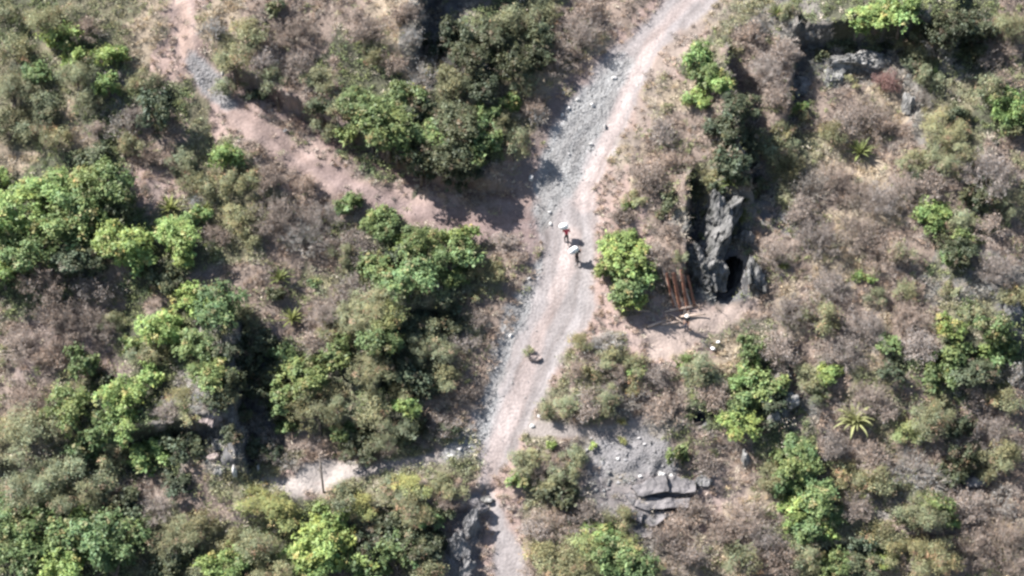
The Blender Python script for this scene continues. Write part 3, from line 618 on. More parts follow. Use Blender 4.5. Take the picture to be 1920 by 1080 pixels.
# ------------------------------------------------------------------ rocks
def rock_mesh(name, size, seed, mat, sub=3, jag=0.35, cuts=7):
    import bmesh
    bm = bmesh.new(); bmesh.ops.create_icosphere(bm, subdivisions=sub, radius=1)
    rd = random.Random(seed); planes = []
    for i in range(cuts):
        n = Vector((rd.gauss(0, 1), rd.gauss(0, 1), rd.gauss(0, 1))).normalized(); planes.append((n, rd.uniform(0.5, 0.85)))
    from mathutils import noise as mn
    of = Vector((seed * 3.7 % 50, seed * 1.3 % 50, 0))
    for v in bm.verts:
        for n, d in planes:
            e = v.co.dot(n) - d
            if e > 0: v.co -= n * e * 0.92
        nn = mn.fractal(v.co * 1.6 + of, 1.0, 2.0, 5) * jag
        v.co *= 1 + nn; v.co += v.co * (mn.fractal(v.co * 6 + of, 1.0, 2.0, 3) * 0.10 if sub > 3 else 0)
        v.co = Vector((v.co.x * size[0], v.co.y * size[1], v.co.z * size[2]))
    me = bpy.data.meshes.new(name); bm.to_mesh(me); bm.free(); me.materials.append(mat)
    return me
def rock(name, x, y, rx, ry, mat, label, cat="rock", seed=None, tilt=0.0, deep=0.8, group=None, sub=3, sink=0.25, jag=0.35):
    seed = seed or int(x * 7 + y * 13)
    a, b = rx / PPM, ry / PPM
    me = rock_mesh(name, (a, max(a, b) * deep, b), seed, mat, sub, jag)
    p = at(x, y)
    o = put(name, me, loc=p + N_SL * (min(a, b) * (0.5 - sink)))
    o.rotation_euler = (-0.35, tilt, 0)
    tag(o, label, cat, group); return o
rock("boulder", 1350, 415, 43, 84, M_rock2, "long grey boulder sloping down to the left of the mine mouth", "boulder", 5, 0.32, 0.55, sub=5, jag=0.55)
rock("boulder", 1322, 508, 37, 54, M_rock2, "rounded grey boulder directly left of the mine mouth", "boulder", 8, 0.1, 0.7, sub=5, jag=0.55)
rock("boulder", 1415, 528, 20, 50, M_rock2, "upright grey boulder directly right of the mine mouth", "boulder", 12, -0.08, 0.7, sub=4)
rock("boulder", 1394, 448, 20, 20, M_rock2, "small grey boulder capping the mine mouth", "boulder", 14, 0.2, 0.8, sub=4)
rock("quartz_stone", 1341, 518, 4, 9, M_white, "white quartz streak stone on the rounded boulder", "stone", 18, -0.1, sink=-0.6)
rock("rock_outcrop", 1600, 122, 52, 30, M_palerock, "pale jagged rock outcrop under the bright green crowns near the top edge", "rock", 21, 0.1, 0.5, sub=5, jag=0.6)
rock("rock_outcrop", 1562, 148, 24, 20, M_palerock, "smaller pale rock below left of the jagged outcrop", "rock", 24, 0.3, 0.6, sub=4, jag=0.6)
rock("rock_outcrop", 1520, 62, 12, 22, M_palerock, "pale streaked rock above left of the jagged outcrop", "rock", 25, 0.2, 0.6, sub=4, jag=0.6)
rock("rock_outcrop", 1505, 165, 20, 22, M_rock, "dark bluish rock slope in the gully left of the outcrop", "rock", 27, 0.1, 0.6, sub=4)
rock("white_boulder", 1702, 196, 13, 28, M_palerock, "upright whitish boulder right of the reddish dead shrub", "boulder", 31, 0.08, 0.6, sub=4, jag=0.25)
rock("cliff_boulder", 398, 782, 22, 24, M_pinkrock, "pinkish cliff boulder in the shaded gully", "boulder", 33, 0.1, 0.7, sub=4)
rock("cliff_boulder", 412, 838, 19, 14, M_palerock, "pale boulder below the pinkish cliff boulder", "boulder", 35, 0.1, 0.7, sub=4)
rock("cliff_boulder", 402, 860, 15, 10, M_pinkrock, "tan boulder at the foot of the pale gully boulder", "boulder", 37, 0.1, 0.7)
rock("cliff_boulder", 413, 884, 10, 10, M_palerock, "small pale boulder low in the shaded gully", "boulder", 39, 0.1, 0.7)
rock("white_stone", 440, 886, 5, 15, M_white, "upright white stone at the gully foot left of the yellow-green shrub", "stone", 41, -0.15, sink=-0.4)
rock("white_stone", 485, 880, 3, 9, M_white, "thin white-tipped stone above the yellow-green shrub", "stone", 43, 0, sink=-0.5)
rock("road_rock", 1003, 672, 12, 6, M_pinkrock, "brownish grey rock lying in the middle of the road", "rock", 45, 0, 0.7)
rock("gully_rock", 885, 985, 16, 34, M_rock, "grey rock ridge left of the lower road neck", "rock", 51, 0.1, 0.35, sub=4)
rock("gully_rock", 862, 1030, 22, 30, M_rock, "rough grey rock at the bottom edge left of the road", "rock", 53, -0.1, 0.35, sub=4, jag=0.5)
rock("gully_rock", 872, 1068, 16, 22, M_rock, "lowest grey rock left of the lower road", "rock", 55, 0.2, 0.35, sub=4, jag=0.5)
rock("ledge_rock", 915, 938, 14, 7, M_palerock, "pale ledge rock across the neck of the road", "rock", 57, 0.1, 0.7)
rock("ledge_rock", 900, 958, 18, 16, M_slab, "smooth grey ledge rock under the neck of the road", "rock", 58, 0.1, 0.7)
rock("grey_rock", 1478, 757, 20, 20, M_palerock, "pale grey rock face right of the dark green bush", "rock", 61, 0.2, 0.6, sub=4)
rock("grey_rock", 1452, 785, 12, 22, M_palerock, "upright pinkish grey rock below the dark green bush", "rock", 62, 0.2, 0.6)
rock("grey_rock", 1398, 862, 10, 24, M_palerock, "leaning pale rock between brown shrubs", "rock", 63, -0.3, 0.6)
rock("grey_rock", 1898, 585, 18, 26, M_rock, "blue-grey rock at the right edge", "rock", 64, 0.1, 0.6, sub=4)
rock("grey_rock", 1466, 412, 14, 12, M_palerock, "pale speckled rock right of the long boulder", "rock", 65, 0.1, 0.6)
rock("grey_rock", 1318, 905, 18, 12, M_rock, "dark grey rock right of the small dark green tree", "rock", 66, 0.1, 0.6)
rock("grey_rock", 1825, 905, 20, 14, M_rock, "grey rock among twigs right of the bare grey shrubs", "rock", 67, 0.1, 0.6)
WS = [(1152, 147, 7, 5, "white stone at the upper left edge of the gravel"), (1083, 187, 6, 5, "white stone on the pink bank left of the gravel"), (1110, 198, 6, 6, "brightest white stone on the upper gravel"),
      (1054, 216, 5, 5, "pale stone low on the pink bank"), (1066, 203, 5, 5, "pale stone between two others on the pink bank"), (1057, 175, 5, 4, "pale stone highest on the pink bank"),
      (1134, 237, 4, 7, "upright pale stone beside the pink wheel track"), (995, 334, 7, 9, "large white stone at the left edge of the road above the fork"), (1108, 271, 5, 4, "pale stone in the middle of the gravel"),
      (1067, 290, 4, 4, "small pale stone on the lower gravel"), (1030, 398, 5, 4, "pale stone at the gravel's lower end"), (1032, 420, 5, 5, "pale stone left above the upper carrier"),
      (958, 630, 5, 6, "white stone on the left edge of the lower road"), (992, 522, 5, 4, "pale stone left below the lower carrier"), (930, 690, 4, 5, "pale stone on the left road edge below the grey rock"),
      (873, 808, 5, 4, "white stone beside the dark bank near the road's neck"), (887, 818, 6, 4, "white stone in the pale scree above the neck"), (845, 855, 8, 4, "flat white stone where the thin left path begins"),
      (862, 842, 6, 4, "white stone in the scree above the thin left path"), (880, 838, 5, 4, "pale stone in the middle of the scree"), (998, 800, 6, 6, "pale stone right of the road at the thin right path"),
      (1010, 780, 5, 5, "pale stone above the thin right path"), (1158, 860, 5, 4, "whitest stone on the rubble slide"), (1172, 862, 4, 4, "white stone beside the whitest one on the rubble slide"),
      (1200, 893, 5, 4, "white stone low on the rubble slide"), (1240, 890, 9, 6, "light stone block above the slate slabs"), (1258, 893, 6, 5, "cream stone below the small dark green tree"),
      (148, 470, 6, 6, "white stone in the shade under the left tree"), (55, 530, 7, 7, "grey-white stone below the leftmost bright tree"), (418, 137, 7, 10, "white stone right of the stony footpath"),
      (535, 245, 5, 5, "cream stone beside the footpath below its bend"), (1270, 915, 7, 4, "pale stone on top of the slate slabs"), (1490, 425, 12, 3, "thin white stone sliver right of the long boulder")]
for x, y, a, b, lab in WS: rock("white_stone", x, y, a * 0.82, b * 0.82, M_white if a > 4 else M_stone, lab, "stone", sub=2, sink=0.2)
rd = random.Random(5)
for i in range(46):
    x, y = rd.uniform(1085, 1245), rd.uniform(815, 925); r = rd.uniform(2.0, 5.0)
    rock("rubble_stone", x, y, r, r * rd.uniform(0.6, 1), [M_palerock, M_rock, M_stone][i % 3], "grey broken stone lying on the grey rubble slide", "stone", sub=2, group="stones on the rubble slide")
# slate slabs
def slab(pts, thick, lift, label):
    top = [at(x, y) for x, y in pts]; c = sum(top, Vector()) / len(top)
    nrm = (N_SL + Vector((0, -0.05, 0.35))).normalized()
    top = [p - nrm * (p - c).dot(nrm) + nrm * lift for p in top]
    import bmesh
    bm = bmesh.new(); vt = [bm.verts.new(p - c) for p in top]; vb = [bm.verts.new(p - c - nrm * thick + Vector((0, 0.25, 0))) for p in top]; n = len(top)
    bm.faces.new(vt); bm.faces.new(vb[::-1])
    for i in range(n): bm.faces.new((vt[i], vb[i], vb[(i + 1) % n], vt[(i + 1) % n]))
    bmesh.ops.recalc_face_normals(bm, faces=bm.faces)
    bmesh.ops.triangulate(bm, faces=bm.faces[:]); bmesh.ops.subdivide_edges(bm, edges=bm.edges[:], cuts=5, use_grid_fill=True)
    from mathutils import noise as mn
    for v in bm.verts:
        q = v.co + c; v.co += Vector((mn.noise(q * 1.1), mn.noise(q * 1.1 + Vector((9, 0, 0))), mn.noise(q * 1.3 + Vector((0, 7, 0))))) * 0.22 + Vector((mn.noise(q * 4), 0, mn.noise(q * 4 + Vector((3, 3, 3))))) * 0.07
    me = bpy.data.meshes.new("slate_slab"); bm.to_mesh(me); bm.free(); me.materials.append(M_slab)
    return tag(put("slate_slab", me, loc=c), label, "rock slab", "stepped slate slabs")
slab([(1182, 918), (1210, 903), (1248, 896), (1250, 930), (1196, 931)], 1.1, 0.75, "broad top slate slab left of the vertical crack")
slab([(1252, 897), (1275, 900), (1305, 908), (1300, 928), (1284, 932), (1253, 931)], 1.1, 0.7, "top slate slab right of the vertical crack")
slab([(1168, 926), (1184, 920), (1198, 938), (1238, 940), (1292, 941), (1286, 957), (1245, 960), (1212, 958), (1186, 948)], 1.0, 0.5, "long middle slate slab under the top slabs")
slab([(1170, 961), (1182, 956), (1206, 963), (1200, 984), (1180, 975)], 1.0, 0.45, "small lower left slate slab")
slab([(1210, 964), (1250, 963), (1262, 966), (1232, 986), (1208, 984)], 1.0, 0.4, "lower slate slab right of the black notch")
slab([(1185, 992), (1228, 992), (1224, 1008), (1196, 1010)], 0.8, 0.3, "lowest slate slab partly hidden by yellow-green leaves")

# ------------------------------------------------------------------ timber, pole, sacks
def board(x, y, vec, wd, th, mat, name, label, cat, group=None, round_=False):
    p = at(x, y) + Vector((0, -0.1, 0)); v = Vector(vec)
    if round_:
        mb = MB(); L_ = v.length; mb.tube([(0, 0, -0.4), (0.02, 0, L_ * 0.5), (0, 0.01, L_)], [th, th * 0.9, th * 0.75], 8); me = mb.mesh(name, mat, True)
    else:
        L_ = v.length; mb = MB(); n = 6
        for i in range(n + 1):
            f = i / n; bx = 0.02 * math.sin(f * 5 + x); z = -0.25 + (L_ + 0.25) * f
            mb.v += [(-wd / 2 + bx, -th / 2, z), (wd / 2 + bx, -th / 2, z + 0.02), (wd / 2 + bx, th / 2, z), (-wd / 2 + bx, th / 2, z)]
        for i in range(n):
            for k in range(4): mb.f.append((i * 4 + k, i * 4 + (k + 1) % 4, i * 4 + 4 + (k + 1) % 4, i * 4 + 4 + k))
        mb.f += [(3, 2, 1, 0), tuple(n * 4 + k for k in range(4))]; me = mb.mesh(name, mat)
    o = put(name, me, loc=p); o.rotation_mode = 'QUATERNION'; o.rotation_quaternion = v.to_track_quat('Z', 'Y')
    return tag(o, label, cat, group)
g = "timber boards leaning by the mine"
for k, (x, y, dx, wd, mt, lab) in enumerate([
    (1262, 566, -0.75, 0.22, M_timber, "leftmost red-brown board leaning against the bank"), (1268, 570, -0.95, 0.24, M_timber2, "pale board second from the left in the leaning row"),
    (1275, 573, -0.85, 0.30, M_timber, "widest red-brown board in the middle of the leaning row"), (1282, 573, -1.0, 0.20, M_timber2, "pale board just right of the widest leaning board"),
    (1288, 572, -0.9, 0.26, M_timber, "red-brown board third from the right in the leaning row"), (1295, 569, -0.85, 0.2, M_timber2, "narrow pale board second from the right in the leaning row"),
    (1301, 565, -0.7, 0.22, M_timber, "rightmost red-brown board leaning beside the boulder")]):
    o = board(x, y, (dx + (0.12, -0.25, 0.2, -0.1, 0.28, -0.2, 0.05)[k], (0.9, 1.2, 1.0, 1.3, 1.0, 1.1, 0.9)[k], (2.5, 3.0, 2.8, 2.3, 3.1, 2.6, 2.2)[k]), wd, 0.06, mt, "timber_board", lab, "board", g); o.location += Vector((0, -0.35, 0.1))
for x, y, v, r, lab in [(1255, 582, (1.9, 0.3, 0.2), 0.09, "pale log lying at the foot of the leaning boards"), (1250, 606, (1.1, 0.15, 0.05), 0.10, "short pale log left of the standing miner"),
                        (1222, 609, (1.6, 0.5, 0.25), 0.12, "tan log lying in the shade left of the logs"), (1196, 582, (1.0, -0.1, 0.0), 0.08, "short plank in the shade under the roadside tree"),
                        (1285, 592, (1.7, 0.1, 0.1), 0.08, "thin log behind the standing miner"), (1262, 592, (0.9, -0.6, -0.35), 0.07, "crossed stick on the log pile")]:
    o = board(x, y, v, 0.2, r, M_timber2, "log", lab, "log", "logs by the mine", True); o.location += N_SL * 0.12
board(607, 921, (-0.1, 0.0, 4.0), 0.1, 0.085, M_pole, "wooden_pole", "thin dark wooden pole standing before the pale bare patch", "pole", None, True)

def sack_mesh(w_, h_, t_, seed, tied=True):
    import bmesh
    bm = bmesh.new(); bmesh.ops.create_uvsphere(bm, u_segments=20, v_segments=14, radius=1)
    from mathutils import noise as mn
    for v in bm.verts:
        x, y, z = v.co
        sg = lambda a, e: math.copysign(abs(a) ** e, a)
        x, y, z = sg(x, 0.7), sg(y, 0.8), sg(z, 0.75)
        if tied and z > 0.72: k = 1 - (z - 0.72) * 2.2; x *= k; y *= k
        nn = 1 + 0.10 * mn.noise(Vector((x * 2 + seed, y * 2, z * 2)))
        v.co = Vector((x * w_ / 2, y * t_ / 2, z * h_ / 2)) * nn
    me = bpy.data.meshes.new("sack"); bm.to_mesh(me); bm.free(); me.materials.append(M_sack)
    me.polygons.foreach_set("use_smooth", np.ones(len(me.polygons), bool)); return me
def sack(loc, rot, dims, seed, label, printed=False):
    r = bpy.data.objects.new("sack", None); C.objects.link(r); r.location = loc; r.rotation_euler = rot; r.empty_display_size = 0.2
    tag(r, label, "sack")
    put("bag", sack_mesh(*dims, seed), r)
    mb = MB(); mb.tube([(0, 0, dims[1] * 0.44), (0.01, 0, dims[1] * 0.47)], [0.07, 0.075], 8); put("tie_cord", mb.mesh("tie_cord", M_pole), r)
    if printed:
        mb = MB(); n = 10   # printed oval patch on the cloth, following its bulge
        V_ = [(0.0, -dims[2] * 0.5 - 0.02, 0.0)] + [(0.13 * math.cos(2 * math.pi * i / n), -dims[2] * 0.5 - 0.006, 0.13 * math.sin(2 * math.pi * i / n)) for i in range(n)]
        mb.add(V_, [(0, 1 + (i + 1) % n, 1 + i) for i in range(n)]); put("print", mb.mesh("print", M_sackprint), r)
    return r
p = at(1336, 655); sack(p + Vector((0, -0.1, 0.16)), (1.2, 0.5, 0.3), (0.36, 0.55, 0.26), 3, "small white sack lying on the scrub below the apron, lower of two")
p = at(1346, 643); sack(p + Vector((0, -0.1, 0.16)), (0.9, 0.3, 0.5), (0.24, 0.5, 0.2), 4, "small white sack lying on the scrub below the apron, upper of two")

# ------------------------------------------------------------------ people
def skin(name, joints, edges, mat, parent, root=0, sub=1):
    me = bpy.data.meshes.new(name); me.from_pydata([j[0] for j in joints], edges, []); me.update(); me.materials.append(mat)
    o = put(name, me, parent)
    m = o.modifiers.new("skin", 'SKIN'); m.use_smooth_shade = True
    for i, j in enumerate(joints):
        sv = me.skin_vertices[0].data[i]; r = j[1]; sv.radius = r if isinstance(r, tuple) else (r, r); sv.use_root = (i == root)
    s = o.modifiers.new("sub", 'SUBSURF'); s.levels = sub; s.render_levels = sub
    return o
def lerp(a, b, t): return tuple(a[i] + (b[i] - a[i]) * t for i in range(3))
def person(loc, yaw, pose, shirt, trousers, head, label):
    """pose: joint positions in metres, feet at z = 0, facing +Y before the yaw"""
    r = bpy.data.objects.new("person", None); C.objects.link(r); r.location = loc; r.rotation_euler = (0, 0, yaw); r.empty_display_size = 0.3
    tag(r, label, "person")
    J = pose; js, es = [], []
    def add(p, rad, par=None):
        js.append((p, rad))
        if par is not None: es.append((par, len(js) - 1))
        return len(js) - 1
    pel = add(J['pelvis'], (0.15, 0.11)); wst = add(lerp(J['pelvis'], J['chest'], 0.45), (0.135, 0.10), pel); ch = add(J['chest'], (0.17, 0.115), wst)
    nk = add(J['neck'], 0.055, ch); n2 = add(lerp(J['neck'], J['head'], 0.45), 0.058, nk); hd = add(J['head'], (0.078, 0.096), n2); add(lerp(J['neck'], J['head'], 1.6), (0.066, 0.078), hd)
    for s in 'LR':
        hip = add(J['hip' + s], 0.088, pel); kn = add(J['knee' + s], 0.056, hip); an = add(J['ankle' + s], 0.037, kn); add(J['toe' + s], (0.042, 0.03), an)
        sh = add(J['sho' + s], 0.062, ch); el = add(J['elb' + s], 0.041, sh); wr = add(J['wri' + s], 0.028, el)
        d = Vector(J['wri' + s]) - Vector(J['elb' + s]); d.normalize(); side = d.cross(Vector((0, 0, 1))); side = side.normalized() if side.length > 0.1 else Vector((0, 1, 0))
        pm = add(tuple(Vector(J['wri' + s]) + d * 0.07), (0.036, 0.018), wr)
        cr_ = d.cross(side)
        for k, (o_, l_) in enumerate(((-0.030, 0.066), (-0.010, 0.076), (0.010, 0.072), (0.030, 0.056))):
            a = Vector(js[pm][0]) + d * 0.03 + side * o_; b = a + (d * 0.8 + cr_ * 0.3).normalized() * l_ * 0.5; c = b + (d * 0.5 + cr_ * 0.8).normalized() * l_ * 0.5
            f1 = add(tuple(a), 0.009, pm); f2 = add(tuple(b), 0.0085, f1); add(tuple(c), 0.007, f2)
        a = Vector(J['wri' + s]) + d * 0.035 - side * 0.035; b = a + (d * 0.6 - side * 0.7).normalized() * 0.04; t1 = add(tuple(a), 0.011, wr); add(tuple(b), 0.009, t1)
    skin("body", js, es, M_skin, r)
    # face, ears
    H_ = Vector(J['head']); ax = (Vector(J['head']) - Vector(J['neck'])).normalized(); fw = Vector((0, 1, 0)); fw = (fw - ax * fw.dot(ax)).normalized(); rt = fw.cross(ax)
    mb = MB()
    mb.tube([H_ + fw * 0.09 + ax * 0.02, H_ + fw * 0.118 - ax * 0.012, H_ + fw * 0.09 - ax * 0.02], [0.008, 0.015, 0.01], 6)
    for q in (-1, 1): mb.tube([H_ + rt * q * 0.078 + ax * 0.025, H_ + rt * q * 0.094, H_ + rt * q * 0.078 - ax * 0.025], [0.01, 0.014, 0.009], 6)
    put("nose_and_ears", mb.mesh("nose_and_ears", M_skin, True), r)
    for q in (-1, 1):
        e = MB(); c = H_ + fw * 0.088 + rt * q * 0.032 + ax * 0.012; e.tube([c - rt * 0.011, c, c + rt * 0.011], [0.003, 0.008, 0.003], 6); put("eye", e.mesh("eye", M_hair, True), r)
    e = MB(); c = H_ + fw * 0.088 - ax * 0.045; e.tube([c - rt * 0.024, c + fw * 0.004, c + rt * 0.024], [0.003, 0.007, 0.003], 6); put("mouth", e.mesh("mouth", M_red, True), r)
    # shirt
    js, es = [], []
    a = add(lerp(J['pelvis'], J['chest'], 0.1), (0.165, 0.125)); b = add(lerp(J['pelvis'], J['chest'], 0.5), (0.158, 0.12), a); c = add(J['chest'], (0.19, 0.135), b); add(lerp(J['chest'], J['neck'], 0.7), (0.09, 0.08), c)
    for s in 'LR':
        k = add(J['sho' + s], 0.08, c); k = add(lerp(J['sho' + s], J['elb' + s], 0.6), 0.066, k); add(J['elb' + s], 0.058, k)
    skin("shirt", js, es, shirt, r)
    js, es = [], []
    a = add(J['pelvis'], (0.165, 0.13)); add(lerp(J['pelvis'], J['chest'], 0.2), (0.15, 0.12), a)
    for s in 'LR':
        k = add(J['hip' + s], 0.108, a); k = add(J['knee' + s], 0.076, k); add(lerp(J['knee' + s], J['ankle' + s], 0.9), 0.062, k)
    skin("trousers", js, es, trousers, r)
    for s in 'LR':
        skin("shoe", [(J['ankle' + s], 0.05), (lerp(J['ankle' + s], J['toe' + s], 0.3), (0.05, 0.045)), (J['toe' + s], (0.052, 0.036))], [(0, 1), (1, 2)], M_black, r)
    mb = MB()
    if head == 'hat':
        prof = [(0.19, -0.005), (0.185, 0.012), (0.10, 0.02), (0.095, 0.075), (0.07, 0.105), (0.01, 0.11)]; m = M_hat; base_ = H_ + ax * 0.03; nm = "hat"
    else:
        prof = [(0.075, -0.045), (0.096, -0.01), (0.105, 0.035), (0.095, 0.08), (0.06, 0.115), (0.01, 0.125)]; m = M_hair; base_ = H_ - fw * 0.018 + ax * 0.01; nm = "hair"
    n = 16; V_ = []
    for (q, z) in prof:
        for i in range(n):
            an = 2 * math.pi * i / n; V_.append(base_ + rt * q * math.cos(an) + fw * q * math.sin(an) + ax * z)
    F_ = [(k * n + i, k * n + (i + 1) % n, (k + 1) * n + (i + 1) % n, (k + 1) * n + i) for k in range(len(prof) - 1) for i in range(n)]
    F_.append(tuple((len(prof) - 1) * n + i for i in range(n)))
    mb.add(V_, F_); put(nm, mb.mesh(nm, m, True), r)
    return r
walk = dict(pelvis=(0, 0, 0.93), chest=(0, 0.16, 1.32), neck=(0, 0.22, 1.47), head=(0, 0.29, 1.60), hipL=(-0.09, 0.0, 0.88), hipR=(0.09, 0, 0.88),
            kneeL=(-0.10, 0.26, 0.58), kneeR=(0.10, -0.04, 0.47), ankleL=(-0.10, 0.16, 0.22), ankleR=(0.10, -0.22, 0.09), toeL=(-0.11, 0.32, 0.19), toeR=(0.11, -0.08, 0.03),
            shoL=(-0.18, 0.15, 1.40), shoR=(0.18, 0.15, 1.40), elbL=(-0.33, 0.02, 1.28), elbR=(0.30, 0.06, 1.18), wriL=(-0.30, 0.06, 1.52), wriR=(0.28, 0.20, 1.36))
stand = dict(pelvis=(0, 0, 0.92), chest=(0, 0.03, 1.30), neck=(0, 0.04, 1.46), head=(0, 0.07, 1.59), hipL=(-0.09, 0, 0.87), hipR=(0.09, 0, 0.87),
            kneeL=(-0.11, 0.03, 0.48), kneeR=(0.10, 0.05, 0.48), ankleL=(-0.12, 0, 0.08), ankleR=(0.12, 0.02, 0.08), toeL=(-0.14, 0.15, 0.03), toeR=(0.15, 0.16, 0.03),
            shoL=(-0.18, 0.03, 1.39), shoR=(0.18, 0.03, 1.39), elbL=(-0.25, 0, 1.10), elbR=(0.25, 0.0, 1.10), wriL=(-0.20, 0.14, 0.88), wriR=(0.18, 0.18, 0.92))
def stand_at(x, y): return at(x, y)
p1 = stand_at(1062, 459); person(p1, math.radians(10), walk, M_red, M_black, 'hair', "person in red shirt and dark trousers climbing the road under a white sack")
sack(p1 + Vector((-0.26, 0.16, 1.74)), (0.5, 1.0, 0.1), (0.56, 0.86, 0.46), 5, "bulging white sack on the back of the upper carrier in red")
p2 = stand_at(1081, 497); person(p2, math.radians(-12), walk, M_navy, M_black, 'hair', "person in dark clothes climbing the road with a printed white sack")
sack(p2 + Vector((-0.26, -0.02, 1.50)), (0.3, 0.75, 0.15), (0.58, 0.98, 0.46), 6, "large printed white sack on the shoulder of the lower dark-clothed carrier", True)
p3 = stand_at(1287, 621); person(p3, math.radians(150), stand, M_black, M_navy, 'hat', "person in dark clothes and pale hat standing by logs below the mine")

# ------------------------------------------------------------------ gravel and brush: stuff
def plane_pt(x, y):
    """ground points for arrays of base-plane pixels"""
    u, v = px_to_uv(x, y); h = height(x, y)
    return np.stack([u, v * cs - h * ss, v * ss + h * cs], 1)
def gravel():
    rg = np.random.default_rng(3); n = 64000
    x = rg.uniform(820, 1280, n); y = rg.uniform(60, 1080, n)
    m = many(x, y, [GRAV, GRAV2, ROCKY, LIP], 10, 10) + 0.05 * many(x, y, [ROAD, BANK], 8)
    k = rg.random(n) < m; x, y = x[k], y[k]
    x2 = rg.uniform(1060, 1300, 5000); y2 = rg.uniform(790, 980, 5000); k = rg.random(5000) < many(x2, y2, [RUBBLE, RUBBLE2], 10)
    x3 = rg.uniform(330, 460, 900); y3 = rg.uniform(90, 220, 900); k3 = rg.random(900) < mask(x3, y3, STONY, 8)
    x, y = np.concatenate([x, x2[k], x3[k3]]), np.concatenate([y, y2[k], y3[k3]]); n = len(x)
    P = plane_pt(x, y); s = 0.036 * np.exp(rg.normal(size=n) * 0.42); s = np.clip(s, 0.018, 0.11)
    o = np.array([(1, 0, 0), (0, 1, 0), (-1, 0, 0), (0, -1, 0), (0.2, 0.1, 0.8), (0, 0, -0.6)])
    a = rg.uniform(0, 6.28, n); ca, sa = np.cos(a), np.sin(a)
    Vv = o[None] * (s[:, None] * rg.uniform(0.6, 1.4, (n, 6)))[..., None]
    Vr = np.stack([Vv[..., 0] * ca[:, None] - Vv[..., 1] * sa[:, None], Vv[..., 0] * sa[:, None] + Vv[..., 1] * ca[:, None], Vv[..., 2]], -1) + P[:, None]
    f = np.array([(0, 1, 4), (1, 2, 4), (2, 3, 4), (3, 0, 4), (1, 0, 5), (2, 1, 5), (3, 2, 5), (0, 3, 5)])
    Fv = (f[None] + (np.arange(n) * 6)[:, None, None]).reshape(-1, 3)
    t = rg.uniform(0.165, 0.225, n) + 0.08 * (rg.random(n) < 0.04); t = np.where((y > 780) & (x > 1060), t * 0.85, t)
    c = np.stack([t * 1.0, t * 0.965, t * 0.95, np.ones(n)], 1)
    m_ = leaf_mat("gravel_stone", 0.0, 0.9, True, 0.1)
    o_ = put("gravel", new_mesh("gravel", Vr.reshape(-1, 3), Fv, m_, False, [("tint", 'FACE', 'FLOAT_COLOR', np.repeat(c, 8, 0))]))
    tag(o_, "loose grey and pinkish gravel strewn over the road", "gravel", None, "stuff")
gravel()
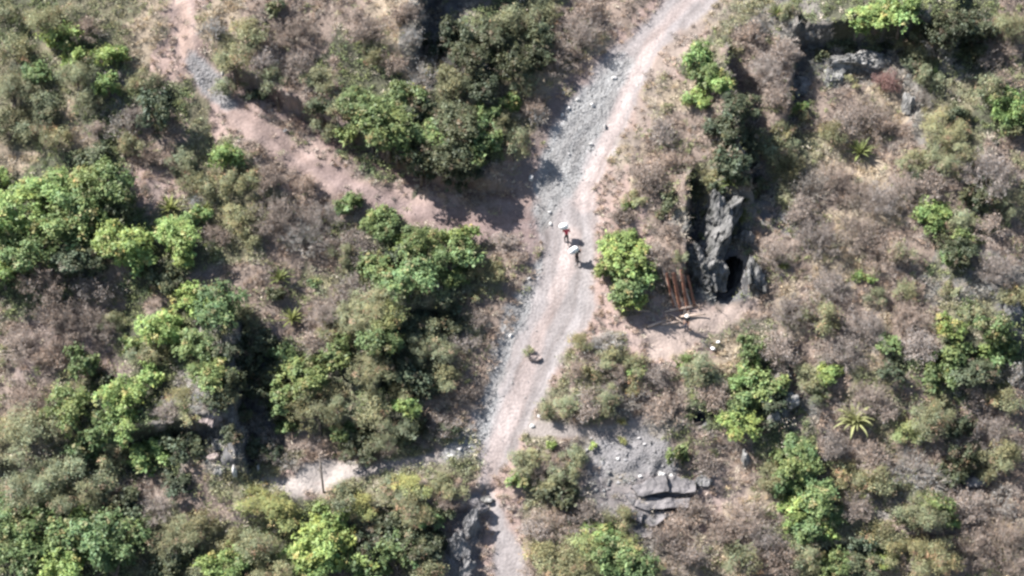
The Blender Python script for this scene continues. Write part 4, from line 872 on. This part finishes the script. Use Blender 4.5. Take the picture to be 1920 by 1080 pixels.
def brush():
    rg = np.random.default_rng(21)
    n = 38000
    x = rg.uniform(-220, 2140, n); y = rg.uniform(-200, 1280, n)
    bare = many(x, y, [ROAD, ROAD2, LIP, STONY], 3, 4)
    bare = np.maximum(bare, mask(x, y, PATH, 8, 8) * 0.97); bare = np.maximum(bare, many(x, y, [LPATH, RPATH], 5, 3)); bare = np.maximum(bare, many(x, y, [PATCH, PATCH2], 8) * 0.985)
    bare = np.maximum(bare, many(x, y, [APRON, APRON2], 8) * 0.95); bare = np.maximum(bare, mask(x, y, RUBBLE, 8) * 0.96); bare = np.maximum(bare, mask(x, y, RUBBLE2, 8) * 0.88)
    bare = np.maximum(bare, mask(x, y, BANK, 8) * 0.72); bare = np.maximum(bare, mask(x, y, RSIDE, 12) * 0.35); bare = np.maximum(bare, many(x, y, PINKSPOTS, 8) * 0.6)
    bare = np.maximum(bare, mask(x, y, ROCKY, 8) * 0.9); bare = np.maximum(bare, many(x, y, CLIFFS, 8) * 0.35)
    bare = np.maximum(bare, sstep(0.15, 0.7, fbm(x / 55.0, y / 55.0, 3, 63)) * 0.2)
    for hh in HOLES: bare = np.where(inell(x, y, hh[0], hh[1], hh[2] * 1.25, hh[3] * 1.15, hh[4]), 2.0, bare)
    k = rg.random(n) > bare; x, y = x[k], y[k]; n = len(x)
    P = plane_pt(x, y); reg = region(x, y)
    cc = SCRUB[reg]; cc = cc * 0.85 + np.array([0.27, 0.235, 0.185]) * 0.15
    j = rg.uniform(0.78, 1.25, (n, 1)); wj = rg.uniform(-0.1, 0.1, (n, 1))
    cc = cc * j * np.concatenate([1 + wj, np.ones((n, 1)), 1 - wj], 1)
    pale = rg.random(n) < 0.10; cc[pale] = np.array([0.42, 0.37, 0.30]) * j[pale]
    grn = (rg.random(n) < 0.04 + 0.30 * sstep(0.0, 0.5, fbm(x / 70.0, y / 70.0, 3, 88))) & (reg != 5); cc[grn] = np.array([0.185, 0.200, 0.100]) * j[grn]
    leafy = (reg == 3) | ((reg == 2) & (rg.random(n) < 0.6)) | grn
    R = (0.20 + 0.52 * rg.random(n) ** 2.0) * np.where(reg == 5, 0.6, 1.0) * np.where(leafy, 1.35, 1.0)
    # stalks fan from the foot; leaves fill a dome
    nb = 38; ii = np.repeat(np.arange(n), nb); lf = leafy[ii] | (rg.random(n * nb) < 0.3)
    d = rg.normal(size=(n * nb, 3)); d[:, 2] = np.abs(d[:, 2]) * 0.95 + 0.35; d /= np.linalg.norm(d, axis=1)[:, None]
    Ri = R[ii]; up = np.array([0, -0.3, 0.9]) * 0
    rad = Ri * rg.uniform(0.35, 1.1, n * nb)
    A = P[ii] + d * (rad * 0.35)[:, None] + rg.normal(size=(n * nb, 3)) * (Ri * 0.25)[:, None] * np.array([1, 1, 0.2])
    T = d + rg.normal(size=d.shape) * 0.28; T /= np.linalg.norm(T, axis=1)[:, None]
    ln = rg.uniform(0.22, 0.62, n * nb) * (0.5 + Ri); wd = rg.uniform(0.024, 0.055, n * nb)
    C0 = P[ii] + d * rad[:, None]
    rn = rg.normal(size=d.shape); rn /= np.linalg.norm(rn, axis=1)[:, None]
    nn = np.cross(T, rn); nn /= (np.linalg.norm(nn, axis=1)[:, None] + 1e-9)
    s1 = (np.where(lf, 0.5, 1.0))[:, None]
    B = np.cross(nn, T)
    lnl = rg.uniform(0.09, 0.2, n * nb); wdl = rg.uniform(0.05, 0.11, n * nb)
    Ln = np.where(lf, lnl, ln)[:, None]; Wd = np.where(lf, wdl, wd)[:, None]; O = np.where(lf[:, None], C0, A); T2 = np.where(lf[:, None], rn, T)
    # keep leaf width direction at right angles to its length
    nn2 = d * 0.6 + rg.normal(size=d.shape) * 0.6; nn2 -= (nn2 * T2).sum(1)[:, None] * T2; nn2 /= (np.linalg.norm(nn2, axis=1)[:, None] + 1e-9)
    B2 = np.cross(nn2, T2)
    q0, q2 = O, O + T2 * Ln; mid = O + T2 * Ln * 0.5
    Vv = np.stack([q0, mid + B2 * Wd * 0.5, q2, mid - B2 * Wd * 0.5], 1).reshape(-1, 3)
    Fv = np.arange(len(Vv)).reshape(-1, 4)
    t = cc[ii] * rg.uniform(0.75, 1.28, (n * nb, 1)); t = np.concatenate([np.clip(t, 0.01, 0.6), np.ones((n * nb, 1))], 1)
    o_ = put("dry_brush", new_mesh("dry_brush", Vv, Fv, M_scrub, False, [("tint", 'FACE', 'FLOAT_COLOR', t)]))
    tag(o_, "low dry grass, twigs and weeds covering the whole slope", "ground cover", None, "stuff")
brush()
